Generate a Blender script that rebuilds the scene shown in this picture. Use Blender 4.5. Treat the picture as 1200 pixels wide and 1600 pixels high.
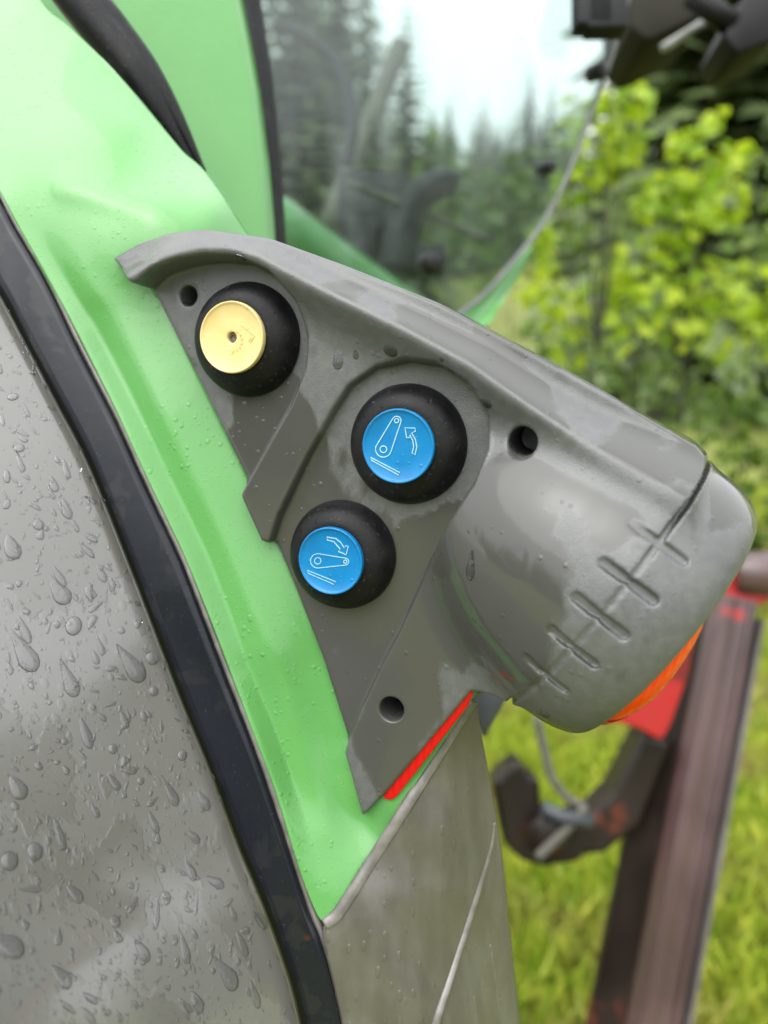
import bpy, math, random
import numpy as np
from mathutils import Vector, Matrix
from mathutils.bvhtree import BVHTree

# ------------------------------------------------------------------ camera, sky, sun, exposure
scene = bpy.context.scene
for o in list(bpy.data.objects): bpy.data.objects.remove(o)
COL = scene.collection
PITCH = math.radians(15.0); CAMZ = 1.60; FPX = 1200.0
cam_d = bpy.data.cameras.new('camera'); cam = bpy.data.objects.new('camera', cam_d); COL.objects.link(cam)
cam.location = (0, 0, CAMZ); cam.rotation_euler = (math.pi/2 - PITCH, 0, 0)
cam_d.sensor_fit = 'HORIZONTAL'; cam_d.sensor_width = 36; cam_d.lens = 36*FPX/1200
cam_d.clip_start = 0.01; cam_d.clip_end = 2000
cam_d.dof.use_dof = True; cam_d.dof.focus_distance = 0.335; cam_d.dof.aperture_fstop = 6.2
scene.camera = cam
world = bpy.data.worlds.new('World'); scene.world = world; world.use_nodes = True
wn = world.node_tree; wn.nodes.clear()
SUN_EL, SUN_AZ = math.radians(58), math.radians(215)      # azimuth clockwise from +Y
sky = wn.nodes.new('ShaderNodeTexSky'); sky.sky_type = 'NISHITA'; sky.sun_disc = False
sky.sun_elevation = SUN_EL; sky.sun_rotation = SUN_AZ; sky.dust_density = 4.0; sky.air_density = 1.0
hs = wn.nodes.new('ShaderNodeHueSaturation'); hs.inputs['Saturation'].default_value = 0.10
wmix = wn.nodes.new('ShaderNodeMix'); wmix.data_type = 'RGBA'; wmix.inputs[0].default_value = 0.65
wmix.inputs[7].default_value = (9.2, 9.5, 9.8, 1)          # even cloud cover
bg = wn.nodes.new('ShaderNodeBackground'); bg.inputs[1].default_value = 0.11
wo = wn.nodes.new('ShaderNodeOutputWorld')
wn.links.new(sky.outputs[0], hs.inputs['Color']); wn.links.new(hs.outputs[0], wmix.inputs[6])
wtc = wn.nodes.new('ShaderNodeTexCoord'); wsep = wn.nodes.new('ShaderNodeSeparateXYZ'); wn.links.new(wtc.outputs['Generated'], wsep.inputs[0])
wmr = wn.nodes.new('ShaderNodeMapRange'); wn.links.new(wsep.outputs[2], wmr.inputs[0])          # overcast luminance rises evenly to the zenith
for i_, x_ in zip((1, 2, 3, 4), (0.0, 1.0, 0.78, 1.6)): wmr.inputs[i_].default_value = x_
wmul = wn.nodes.new('ShaderNodeVectorMath'); wmul.operation = 'SCALE'; wn.links.new(wmix.outputs[2], wmul.inputs[0]); wn.links.new(wmr.outputs[0], wmul.inputs['Scale'])
wn.links.new(wmul.outputs[0], bg.inputs[0]); wn.links.new(bg.outputs[0], wo.inputs[0])
sun_d = bpy.data.lights.new('sun', 'SUN'); sun_d.energy = 0.7; sun_d.angle = math.radians(70); sun_d.color = (1, 0.97, 0.92)
sun = bpy.data.objects.new('sun', sun_d); COL.objects.link(sun)
sd = Vector((math.sin(SUN_AZ)*math.cos(SUN_EL), math.cos(SUN_AZ)*math.cos(SUN_EL), math.sin(SUN_EL)))
sun.rotation_euler = sd.to_track_quat('Z', 'Y').to_euler(); sun.location = (0, 0, 30)
scene.view_settings.view_transform = 'Standard'; scene.view_settings.look = 'None'
scene.view_settings.gamma = 1; scene.view_settings.use_curve_mapping = False
scene.view_settings.exposure = 1.42
try:
    scene.cycles.caustics_refractive = True; scene.cycles.caustics_reflective = True
except Exception: pass

# ------------------------------------------------------------------ pixel -> place helpers
CP, SP = math.cos(PITCH), math.sin(PITCH)
C = np.array([0, 0, CAMZ]); R_ = np.array([1., 0, 0]); U_ = np.array([0, SP, CP]); F_ = np.array([0, CP, -SP])
def ray(px, py): return R_*((px-600)/FPX) - U_*((py-800)/FPX) + F_
def D(px, py, z): return C + ray(px, py)*z                # point at depth z
nc = np.array([-.31, .14, -.94]); nc /= np.linalg.norm(nc)
N = R_*nc[0] - U_*nc[1] + F_*nc[2]                        # outward normal of the light housing's face
A = D(638, 694, .34)                                      # foot of one of the buttons, on that face
E1 = R_ - N*(R_ @ N); E1 /= np.linalg.norm(E1); E2 = np.cross(N, E1)
def Q(px, py, h=0.0):                                     # where a pixel's ray meets the face raised by h
    d = ray(px, py); return C + d*((h - (C-A) @ N)/(d @ N))
def loc(P): q = np.asarray(P)-A; return np.array([q @ E1, q @ E2, q @ N])
def wld(L): L = np.atleast_2d(L); return A + L[:, :1]*E1 + L[:, 1:2]*E2 + L[:, 2:3]*N
def QL(px, py, h=0.0): return loc(Q(px, py, h))[:2]
mm = .001
rng = np.random.default_rng(7); random.seed(7)

# ------------------------------------------------------------------ object helpers
WLOC = {}
def tag(o, label=None, cat=None, group=None, kind=None):
    if label: o['label'] = label
    if cat: o['category'] = cat
    if group: o['group'] = group
    if kind: o['kind'] = kind
    return o
def empty(name, loc_, label, cat, group=None):
    o = bpy.data.objects.new(name, None); COL.objects.link(o); o.location = loc_; o.empty_display_size = .1
    WLOC[o] = Vector(loc_); return tag(o, label, cat, group)
def link(name, me, parent=None, at=None):
    o = bpy.data.objects.new(name, me); COL.objects.link(o)
    at = Vector(at) if at is not None else Vector((0, 0, 0)); WLOC[o] = at
    if parent: o.parent = parent; o.location = at - WLOC[parent]
    else: o.location = at
    return o
def mesh_np(name, V, faces, smooth=True, mat=None):
    V = np.asarray(V, dtype=np.float64); me = bpy.data.meshes.new(name)
    if isinstance(faces, np.ndarray):
        nf, k = faces.shape
        me.vertices.add(len(V)); me.vertices.foreach_set('co', V.astype(np.float32).ravel())
        me.loops.add(nf*k); me.loops.foreach_set('vertex_index', faces.astype(np.int32).ravel())
        me.polygons.add(nf); me.polygons.foreach_set('loop_start', np.arange(0, nf*k, k, dtype=np.int32))
        me.polygons.foreach_set('loop_total', np.full(nf, k, dtype=np.int32))
        me.update(calc_edges=True)
    else:
        me.from_pydata([tuple(v) for v in V], [], [tuple(f) for f in faces])
    me.validate()
    me.polygons.foreach_set('use_smooth', np.full(len(me.polygons), smooth))
    if mat: me.materials.append(mat)
    me.update(); return me
def mk(name, V, faces, mat, parent=None, smooth=True, origin=None):
    V = np.asarray(V, dtype=np.float64)
    c = V.mean(0) if origin is None else np.asarray(origin, float)
    return link(name, mesh_np(name, V-c, faces, smooth, mat), parent, c)
def recalc(o):
    import bmesh
    bm = bmesh.new(); bm.from_mesh(o.data); bmesh.ops.recalc_face_normals(bm, faces=bm.faces); bm.to_mesh(o.data); bm.free(); return o
def join(parts):
    Vs, Fs, n = [], [], 0
    for V, Fc in parts:
        Vs.append(np.asarray(V, float)); Fs += [tuple(i+n for i in f) for f in Fc]; n += len(V)
    return np.vstack(Vs), Fs
def bevel(o, w=.004, seg=2):
    m = o.modifiers.new('bevel', 'BEVEL'); m.width = w; m.segments = seg; m.limit_method = 'ANGLE'; return o
def spline(P, n, closed=False):                           # Catmull-Rom resample
    P = np.asarray(P, float); m = len(P); out = []
    T = np.linspace(0, m if closed else m-1, n, endpoint=not closed)
    for t in T:
        i = min(int(t), m-1 if closed else m-2); f = t-i
        g = (lambda j: P[j % m]) if closed else (lambda j: P[j] if 0 <= j < m else (2*P[0]-P[1] if j < 0 else 2*P[-1]-P[-2]))
        a, b, c, d = g(i-1), g(i), g(i+1), g(i+2)
        out.append(.5*((2*b)+(c-a)*f+(2*a-5*b+4*c-d)*f*f+(3*b-a-3*c+d)*f**3))
    return np.array(out)
def tube(P, r, seg=10, flat=1.0, up=None):
    P = np.asarray(P, float); n = len(P); rs = np.full(n, r) if np.isscalar(r) else np.asarray(r)
    V, Fc = [], []
    T = np.gradient(P, axis=0); T /= np.linalg.norm(T, axis=1)[:, None]
    ref = np.array(up if up is not None else (0.13, .2, .97), float)
    for i in range(n):
        a = np.cross(T[i], ref); a /= np.linalg.norm(a); b = np.cross(a, T[i])
        for k in range(seg):
            t = 2*math.pi*k/seg; V.append(P[i] + rs[i]*(a*math.cos(t) + b*math.sin(t)*flat))
    for i in range(n-1):
        for k in range(seg): Fc.append((i*seg+k, i*seg+(k+1) % seg, (i+1)*seg+(k+1) % seg, (i+1)*seg+k))
    Fc.append(tuple(range(seg))[::-1]); Fc.append(tuple((n-1)*seg+k for k in range(seg)))
    return np.array(V), Fc
def box(c, ax, ay, az):
    c, ax, ay, az = [np.asarray(x, float) for x in (c, ax, ay, az)]
    V = [c+ax*i+ay*j+az*k for i in (-1, 1) for j in (-1, 1) for k in (-1, 1)]
    return np.array(V), [(0, 1, 3, 2), (4, 6, 7, 5), (0, 4, 5, 1), (2, 3, 7, 6), (0, 2, 6, 4), (1, 5, 7, 3)]
def prism(poly, off):                                     # poly: 3D points, extruded by vector off
    P = np.asarray(poly, float); n = len(P); V = np.vstack([P, P+np.asarray(off, float)])
    return V, [tuple(range(n)), tuple(range(2*n-1, n-1, -1))] + [(i, i+n, (i+1) % n+n, (i+1) % n) for i in range(n)]
def lathe(prof, c, ax, a1, seg=64):
    ax = np.asarray(ax, float); a1 = np.asarray(a1, float); a2 = np.cross(ax, a1); V, Fc = [], []
    for r, h in prof:
        for k in range(seg):
            t = 2*math.pi*k/seg; V.append(np.asarray(c)+ax*h+(a1*math.cos(t)+a2*math.sin(t))*r)
    n = len(prof)
    for i in range(n-1):
        for k in range(seg): Fc.append((i*seg+k, i*seg+(k+1) % seg, (i+1)*seg+(k+1) % seg, (i+1)*seg+k))
    if prof[-1][0] > 1e-6: Fc.append(tuple((n-1)*seg+k for k in range(seg)))
    if prof[0][0] > 1e-6: Fc.append(tuple(range(seg))[::-1])
    return np.array(V), Fc
def rbf(pts, vals, lam=4e-3):                             # thin-plate spline in 2D
    P = np.asarray(pts, float)*10; n = len(P)
    def phi(d2): return np.where(d2 > 1e-14, d2*np.log(np.maximum(d2, 1e-14))*.5, 0)
    K = phi(((P[:, None]-P[None])**2).sum(-1)) + lam*np.eye(n); Pm = np.c_[np.ones(n), P]
    Mx = np.block([[K, Pm], [Pm.T, np.zeros((3, 3))]]); s = np.linalg.solve(Mx, np.r_[vals, 0, 0, 0])
    def f(X):
        X = np.atleast_2d(X)*10; return phi(((X[:, None]-P[None])**2).sum(-1)) @ s[:n] + s[n] + X @ s[n+1:]
    return f

# ------------------------------------------------------------------ material helpers
ALB = .56                                                 # literals below are as lit by this sky; scaled to true albedo
class NT:
    def __init__(self, name):
        self.m = bpy.data.materials.new(name); self.m.use_nodes = True; self.t = self.m.node_tree; self.t.nodes.clear()
        self.out = self.t.nodes.new('ShaderNodeOutputMaterial'); self.p = self.t.nodes.new('ShaderNodeBsdfPrincipled')
        self.t.links.new(self.p.outputs[0], self.out.inputs[0])
        self.tc = self.t.nodes.new('ShaderNodeTexCoord').outputs['Object']
    def L(self, a, b): self.t.links.new(a, b)
    def val(self, inp, v):
        if hasattr(v, 'node'): self.L(v, inp)
        elif isinstance(v, (tuple, list)) and len(v) == 3 and inp.type == 'RGBA': inp.default_value = (*[c*ALB for c in v], 1)
        elif inp.type == 'RGBA' and isinstance(v, (int, float)): inp.default_value = (v, v, v, 1)
        else: inp.default_value = v
    def map(self, scale=(1, 1, 1), rot=(0, 0, 0), src=None):
        n = self.t.nodes.new('ShaderNodeMapping'); n.inputs['Scale'].default_value = scale; n.inputs['Rotation'].default_value = rot
        self.L(src or self.tc, n.inputs[0]); return n.outputs[0]
    def noise(self, s, det=4, dist=0, vec=None, rough=.55):
        n = self.t.nodes.new('ShaderNodeTexNoise'); n.inputs['Scale'].default_value = s; n.inputs['Detail'].default_value = det
        n.inputs['Distortion'].default_value = dist; n.inputs['Roughness'].default_value = rough
        self.L(vec or self.tc, n.inputs['Vector']); return n.outputs[0]
    def vor(self, s, vec=None, rnd=1.0):
        n = self.t.nodes.new('ShaderNodeTexVoronoi'); n.inputs['Scale'].default_value = s; n.inputs['Randomness'].default_value = rnd
        self.L(vec or self.tc, n.inputs['Vector']); return n.outputs['Distance'], n.outputs['Color']
    def ramp(self, v, a, b, lo=0., hi=1., smooth=True):
        n = self.t.nodes.new('ShaderNodeMapRange'); n.interpolation_type = 'SMOOTHSTEP' if smooth else 'LINEAR'
        for i, x in zip((1, 2, 3, 4), (a, b, lo, hi)): self.val(n.inputs[i], x)
        self.val(n.inputs[0], v); return n.outputs[0]
    def math(self, op, a, b=0., c=0.):
        n = self.t.nodes.new('ShaderNodeMath'); n.operation = op
        for i, x in enumerate((a, b, c)): self.val(n.inputs[i], x)
        return n.outputs[0]
    def mix(self, f, a, b):
        n = self.t.nodes.new('ShaderNodeMix'); n.data_type = 'RGBA'
        self.val(n.inputs[0], f); self.val(n.inputs[6], a); self.val(n.inputs[7], b); return n.outputs[2]
    def bump(self, h, dist=.001, strength=1.0, prev=None):
        n = self.t.nodes.new('ShaderNodeBump'); n.inputs['Strength'].default_value = strength; n.inputs['Distance'].default_value = dist
        self.L(h, n.inputs['Height'])
        if prev is not None: self.L(prev, n.inputs['Normal'])
        return n.outputs[0]
    def set(self, **k):
        for key, v in k.items():
            self.val(self.p.inputs[{'color': 'Base Color', 'rough': 'Roughness', 'metal': 'Metallic', 'normal': 'Normal', 'coat': 'Coat Weight',
                'coatr': 'Coat Roughness', 'trans': 'Transmission Weight', 'ior': 'IOR', 'spec': 'Specular IOR Level', 'sub': 'Subsurface Weight'}[key]], v)
        return self
def beads(n, scale, thr, vec=None):                       # dome-shaped droplets from a cell pattern
    d, c = n.vor(scale, vec); sep = n.t.nodes.new('ShaderNodeSeparateColor'); n.L(c, sep.inputs[0])
    r = n.ramp(sep.outputs[0], thr, 1.0, 0.0, .42, False)
    return n.math('SQRT', n.math('MAXIMUM', n.math('SUBTRACT', n.math('MULTIPLY', r, r), n.math('MULTIPLY', d, d)), 0.0))
def simple(name, col, rough=.5, var=.25, scale=20, **k):
    n = NT(name); f = n.noise(scale, 5)
    n.set(color=n.mix(n.ramp(f, .3, .7), tuple(c*(1-var) for c in col), tuple(min(1, c*(1+var)) for c in col)), rough=rough, **k); return n.m

HC = Q(700, 750, 0)
def m_plastic():
    n = NT('grey_moulded_plastic')
    vec = n.map((1, 1, .7))
    a = n.noise(11, 7, .25, vec, .5)
    for zc, zr, amt in ((Q(850, 1030, .03), .075, .13), (Q(745, 560, .02), .05, .10), (Q(420, 700, .0), .04, .07), (Q(900, 700, .02), .06, -.10), (Q(640, 560, .0), .05, -.06)):
        vm = n.t.nodes.new('ShaderNodeVectorMath'); vm.operation = 'DISTANCE'; n.L(n.tc, vm.inputs[0]); vm.inputs[1].default_value = tuple(zc-HC)
        a = n.math('ADD', a, n.ramp(vm.outputs['Value'], zr*.3, zr*1.1, amt, 0.0))
    gN = n.t.nodes.new('ShaderNodeNewGeometry'); sx = n.t.nodes.new('ShaderNodeSeparateXYZ'); n.L(gN.outputs['Normal'], sx.inputs[0])
    a = n.math('ADD', a, n.ramp(sx.outputs[2], .42, .70, 0.0, .10))          # rain lies on what faces up
    wet = n.ramp(a, .552, .580)
    film = n.noise(55, 3); gr = n.noise(1500, 2); gr2 = n.noise(260, 5)
    dirt = n.ramp(n.noise(38, 7, .2), .5, .75)
    dry = n.mix(n.ramp(gr2, .35, .7), (.142, .146, .143), (.170, .174, .170)); dry = n.mix(n.math('MULTIPLY', dirt, .35), dry, (.24, .235, .21)); spk = n.ramp(n.noise(650, 3), .66, .73); dry = n.mix(n.math('MULTIPLY', spk, .35), dry, (.32, .32, .30)); dk = n.ramp(n.noise(75, 7, .3), .60, .72); dry = n.mix(n.math('MULTIPLY', dk, .35), dry, (.07, .068, .06))
    n.set(color=n.mix(wet, dry, (.096, .095, .084)), rough=n.mix(wet, n.ramp(gr2, .3, .7, .28, .40), n.ramp(film, .3, .7, .05, .16)))
    b = n.bump(n.math('MULTIPLY', gr, n.math('SUBTRACT', 1.0, wet)), .0002, .8)
    b = n.bump(film, .0003, .5, b); b = n.bump(wet, .0003, .5, b); b = n.bump(beads(n, 330, .82), .0008, .7, b)
    n.set(normal=b); return n.m
def m_green(name='green_paint'):
    n = NT(name); f = n.noise(14, 3)
    col = n.mix(n.ramp(f, .3, .7), (.148, .46, .115), (.162, .49, .128))
    dirt = n.ramp(n.noise(400, 4), .66, .74); col = n.mix(n.math('MULTIPLY', dirt, .25), col, (.5, .5, .42))
    zone = n.ramp(n.noise(18, 3), .42, .6)
    b = n.bump(n.noise(60, 2), .0007, .35); b = n.bump(n.math('MULTIPLY', beads(n, 330, .35), zone), .0014, .75, b); b = n.bump(beads(n, 800, .4), .0006, .6, b)
    n.set(color=col, rough=.28, normal=b, coat=.55, coatr=.035, ior=1.36); n.p.inputs['Coat IOR'].default_value = 1.45; return n.m
def m_wetgrey():
    n = NT('wet_grey_fender_plastic')
    a = n.noise(13, 6, .4, n.map((1, 1, .6))); sheet = n.ramp(a, .50, .515)
    vec = n.map((1, 1, .62)); fine = beads(n, 420, .22, vec); mid = beads(n, 190, .30, vec); big = beads(n, 95, .55, vec)
    keep = n.math('SUBTRACT', 1.0, n.math('MULTIPLY', sheet, .85))
    b = n.bump(n.noise(30, 2), .0006, .35)
    b = n.bump(n.math('MULTIPLY', fine, keep), .0006, .6, b); b = n.bump(n.math('MULTIPLY', mid, keep), .0010, .5, b); b = n.bump(sheet, .0003, .5, b)
    n.set(color=n.mix(sheet, (.228, .221, .204), (.198, .190, .170)), rough=.24, normal=b, coat=1.0, coatr=.11); return n.m
def m_beige():
    n = NT('dirty_beige_grey_plastic')
    st = n.noise(34, 6, .1, n.map((2.2, 2.2, .35))); film = n.ramp(n.noise(15, 5, .3), .42, .60)
    col = n.mix(n.ramp(st, .35, .68), (.125, .117, .096), (.190, .180, .155)); col = n.mix(n.math('MULTIPLY', film, .5), col, (.120, .108, .076))
    b = n.bump(st, .0008, .4); b = n.bump(beads(n, 300, .6, n.map((1, 1, .35))), .0016, .7, b)
    n.set(color=col, rough=n.mix(film, .42, .15), normal=b, coat=.35, coatr=.12); return n.m
def m_rubber():
    n = NT('black_rubber'); g = n.noise(700, 3); f = n.noise(70, 5)
    col = n.mix(n.ramp(f, .35, .75), (.007, .007, .008), (.016, .016, .017)); sp = n.ramp(n.noise(520, 3), .62, .72)
    col = n.mix(n.math('MULTIPLY', sp, .5), col, (.13, .125, .115)); dust = n.ramp(n.noise(28, 6), .5, .8); col = n.mix(n.math('MULTIPLY', dust, .35), col, (.09, .086, .078))
    b = n.bump(g, .0002, .6); b = n.bump(beads(n, 420, .8), .001, .7, b); n.set(color=col, rough=n.ramp(f, .3, .7, .40, .58), normal=b, spec=.18); return n.m
def m_strip():
    n = NT('black_edging_strip'); f = n.noise(40, 6, .4); wet = n.ramp(f, .52, .56)
    col = n.mix(wet, (.010, .013, .020), (.018, .020, .024)); sc = n.ramp(n.noise(600, 3), .67, .73); col = n.mix(n.math('MULTIPLY', sc, .4), col, (.12, .115, .10))
    rust = n.ramp(n.noise(60, 6, .2), .69, .72); col = n.mix(n.math('MULTIPLY', rust, .5), col, (.10, .03, .012))
    b = n.bump(n.noise(90, 3), .0003, .4); n.set(color=col, rough=n.mix(wet, .24, .10), normal=b, spec=.3); return n.m
def m_cap(name, c1, c2):
    n = NT(name); f = n.noise(80, 5); col = n.mix(n.ramp(f, .3, .7), c1, c2); sp = n.ramp(n.noise(420, 4), .66, .74)
    col = n.mix(n.math('MULTIPLY', sp, .2), col, (.6, .62, .6)); b = n.bump(beads(n, 420, .72), .0008, .7)
    n.set(color=col, rough=.33, normal=b, spec=.35); return n.m
def m_water(name, body, col):
    n = NT(name); n.set(color=col, rough=.04, spec=.6, coat=1.0, coatr=.02)
    tr = n.t.nodes.new('ShaderNodeBsdfTransparent'); gl = n.t.nodes.new('ShaderNodeBsdfGlossy'); gl.inputs['Roughness'].default_value = .03
    fr = n.t.nodes.new('ShaderNodeFresnel'); fr.inputs[0].default_value = 1.36
    a = n.t.nodes.new('ShaderNodeMixShader'); n.L(fr.outputs[0], a.inputs[0]); n.L(tr.outputs[0], a.inputs[1]); n.L(gl.outputs[0], a.inputs[2])
    b = n.t.nodes.new('ShaderNodeMixShader'); b.inputs[0].default_value = body; n.L(a.outputs[0], b.inputs[1]); n.L(n.p.outputs[0], b.inputs[2]); n.L(b.outputs[0], n.out.inputs[0]); return n.m
def m_lens(name, c):
    n = NT(name); w = n.t.nodes.new('ShaderNodeTexWave'); w.inputs['Scale'].default_value = 90; w.inputs['Distortion'].default_value = .4
    n.L(n.tc, w.inputs['Vector'])
    n.set(color=c, rough=.12, trans=.15, ior=1.45, normal=n.bump(w.outputs[1], .0005, .3), spec=.3); return n.m
def m_glass():
    n = NT('dusty_veiled_glass'); n.set(color=(.45, .56, .52, 1), rough=.0, trans=1.0, ior=1.5)
    d = n.t.nodes.new('ShaderNodeBsdfDiffuse'); d.inputs[0].default_value = (.62, .66, .64, 1)
    mxs = n.t.nodes.new('ShaderNodeMixShader'); f = n.noise(9, 4, .5); g = n.ramp(n.noise(350, 3), .55, .75, 0, .02)
    n.L(n.math('ADD', n.ramp(f, .3, .75, .012, .05), g), mxs.inputs[0])  # pale diffuse mix: dust, plus the pane's hazy veil painted in
    n.L(n.p.outputs[0], mxs.inputs[1]); n.L(d.outputs[0], mxs.inputs[2]); n.L(mxs.outputs[0], n.out.inputs[0]); return n.m
def m_rust(name, base, red, amt, coat=.4):
    n = NT(name); f = n.noise(9, 5, .2, n.map((1, 1, .35))); g = n.noise(7, 5)
    col = n.mix(n.ramp(f, .35, .7), base, tuple(c*1.8 for c in base)); col = n.mix(n.ramp(g, amt, amt+.06), col, red)
    n.set(color=col, rough=n.ramp(f, .3, .7, .28, .55), normal=n.bump(f, .001, .4), coat=coat, coatr=.15, spec=.25+coat*.5); return n.m
def m_leaf(name, a, b, trans=.35, patch=None):
    n = NT(name); oi = n.t.nodes.new('ShaderNodeObjectInfo'); geo = n.t.nodes.new('ShaderNodeNewGeometry')
    col = n.mix(geo.outputs['Random Per Island'], a, b)
    if patch: col = n.mix(n.ramp(n.noise(2.6, 5), .46, .66), col, n.mix(geo.outputs['Random Per Island'], patch, tuple(c*.5 for c in patch)))
    n.set(color=col, rough=.42); t = n.t.nodes.new('ShaderNodeBsdfTranslucent'); n.L(col, t.inputs[0])
    mxs = n.t.nodes.new('ShaderNodeMixShader'); mxs.inputs[0].default_value = trans
    n.L(n.p.outputs[0], mxs.inputs[1]); n.L(t.outputs[0], mxs.inputs[2]); n.L(mxs.outputs[0], n.out.inputs[0]); return n.m

M = dict(plastic=m_plastic(), green=m_green(), wet=m_wetgrey(), beige=m_beige(), rubber=m_rubber(), strip=m_strip(), water=m_water('water_on_grey', .16, (.50, .49, .47)), waterg=m_water('water_on_green', .12, (.2, .45, .2)), waterh=m_water('water_on_housing', .2, (.13, .13, .12)), glass=m_glass(),
    blue=m_cap('blue_button_plastic', (.001, .235, .58), (.002, .28, .66)), yellow=m_cap('yellow_button_plastic', (1.0, .76, .30), (1.08, .85, .38)),
    print=simple('pale_blue_relief', (.50, .85, 1.15), .4, .1, 200), yprint=simple('yellow_relief', (.82, .60, .20), .4, .1, 200), hole=simple('bare_metal_socket', (.18, .12, .07), .4, .2, 200),
    orange=m_lens('orange_lens', (1.75, .085, .0)), red=m_lens('red_lens', (1.4, .012, .012)),
    rim=simple('pinkish_grey_edge', (.235, .215, .195), .42, .25, 120, coat=.3), black=simple('black_gap_plastic', (.006, .005, .005), .5, .3, 60, spec=.2),
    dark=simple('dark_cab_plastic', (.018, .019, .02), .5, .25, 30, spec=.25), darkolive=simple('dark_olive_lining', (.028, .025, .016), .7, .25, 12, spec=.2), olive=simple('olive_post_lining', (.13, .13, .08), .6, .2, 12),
    steel=m_rust('rusty_brown_steel', (.085, .046, .044), (.55, .02, .02), .66), redsteel=m_rust('worn_red_paint', (.20, .006, .006), (.60, .012, .012), .46),
    link=m_rust('greasy_and_shaded_steel', (.020, .013, .010), (.16, .04, .02), .60, 0.0), bluegrey=simple('blue_grey_metal', (.075, .085, .10), .4, .2, 20),
    cord=simple('grey_cord', (.16, .15, .12), .7, .2, 60), tyre=simple('tyre_rubber', (.02, .02, .02), .75, .3, 15), rimm=simple('red_wheel_rim', (.30, .02, .015), .4, .2, 9),
    pale=simple('pale_rail_metal', (.32, .33, .30), .4, .15, 20), bark=simple('bark', (.060, .060, .035), .85, .4, 25),
    lilac=m_rust('highlight_steel_edge', (.20, .17, .18), (.35, .06, .06), .72),
    refl=m_lens('red_reflector', (.95, .008, .008)),
    edge=simple('grey_glass_edge', (.20, .21, .20), .3, .15, 40),
    greenin=m_green('green_paint_cab_frame'),
    lime=m_leaf('lime_leaves', (.36, .62, .015), (.88, 1.05, .06), .5), mid=m_leaf('mid_green_leaves', (.10, .21, .02), (.28, .43, .04), .45),
    fir=m_leaf('conifer_needles', (.15, .215, .085), (.30, .40, .15), .3), grass=m_leaf('grass_blades', (.32, .56, .03), (.92, .96, .13), .4, (.90, .76, .26)))

# ------------------------------------------------------------------ setting: ground and wooded slope
def ground():
    xs = np.concatenate([np.linspace(-260, -12, 16), np.linspace(-10, 12, 45), np.linspace(14, 260, 16)]); ys = np.concatenate([np.linspace(-260, -8, 16), np.linspace(-6, 12, 37), np.linspace(14, 300, 40)])
    X, Y = np.meshgrid(xs, ys, indexing='ij')
    def hz(x, y):
        r = np.maximum(0, y-14+0.15*np.abs(x)*0); return .02*np.sin(x*1.7)*np.cos(y*1.3)*(np.hypot(x, y) < 14) + .17*np.maximum(0, y-16)*np.clip((y-16)/30, 0, 1)*.9
    Z = hz(X, Y); V = np.c_[X.ravel(), Y.ravel(), Z.ravel()]; ny = len(ys)
    I = np.arange(len(xs)*ny).reshape(len(xs), ny)
    Fc = np.stack([I[:-1, :-1], I[1:, :-1], I[1:, 1:], I[:-1, 1:]], -1).reshape(-1, 4)
    n = NT('meadow_ground'); f = n.noise(1.6, 6); g = n.noise(9, 5)
    n.set(color=n.mix(n.ramp(f, .35, .65), n.mix(g, (.16, .27, .02), (.30, .42, .04)), n.mix(g, (.36, .36, .08), (.24, .18, .06))), rough=.8, normal=n.bump(g, .05, .8))
    o = mk('ground', V, Fc, n.m, origin=(0, 0, 0)); tag(o, kind='structure'); return hz
HZ = ground()
def grass():
    n = 70000
    Y = .35 + 6.5*rng.random(n)**1.4; X = -.6 + rng.random(n)*(1.2+Y*.75)
    th = rng.random(n)*6.283; hgt = .05+.11*rng.random(n)**1.5; w = .006+.008*rng.random(n); ln = (rng.random((n, 2))-.5)*.13
    B = np.c_[X, Y, np.full(n, -.005)]; S = np.c_[np.cos(th)*w, np.sin(th)*w, np.zeros(n)]
    T = B + np.c_[ln, hgt]; Mi = B + np.c_[ln*.35, hgt*.6]
    V = np.stack([B-S, B+S, Mi+S*.7, T, Mi-S*.7], 1).reshape(-1, 3); Fc = np.arange(n*5).reshape(-1, 5)
    o = mk('grass', V, Fc, M['grass'], smooth=False, origin=(0, 0, 0)); tag(o, 'bright green grass growing on the meadow', 'grass', kind='stuff')
grass()

# ------------------------------------------------------------------ tractor
TR = empty('tractor', (-.75, .62, 0), 'green tractor with wet grey rear fender and tail light housing', 'tractor')

# -- light housing: one moulded body carved out of a distance field on the face's own grid
def poly_sd(U, V, P):
    P = np.asarray(P); d = np.full(U.shape, 1e9); ins = np.zeros(U.shape, bool); n = len(P)
    for i in range(n):
        a, b = P[i], P[(i+1) % n]; e = b-a; wx, wy = U-a[0], V-a[1]
        t = np.clip((wx*e[0]+wy*e[1])/(e @ e), 0, 1); d = np.minimum(d, (wx-e[0]*t)**2+(wy-e[1]*t)**2)
        c = ((a[1] <= V) != (b[1] <= V)); xi = a[0]+(V-a[1])*e[0]/(e[1] if abs(e[1]) > 1e-12 else 1e-12); ins ^= c & (U < xi)
    return np.where(ins, -1, 1)*np.sqrt(d)
def sstep(x, a, b): t = np.clip((x-a)/(b-a), 0, 1); return t*t*(3-2*t)
def smax(a, b, k): h = np.clip(.5+.5*(a-b)/k, 0, 1); return b*(1-h)+a*h+k*h*(1-h)
def smin(a, b, k): return -smax(-a, -b, k)
def blur2(Hm, s):
    k = np.exp(-.5*(np.arange(-3*s, 3*s+1)/s)**2); k /= k.sum(); r = len(k)//2
    P = np.pad(Hm, r, mode='edge'); P = sum(k[i]*P[i:i+Hm.shape[0], :] for i in range(len(k))); return sum(k[i]*P[:, i:i+Hm.shape[1]] for i in range(len(k)))
def pl(pts, h): return np.array([QL(x, y, h) for x, y in pts])
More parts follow.
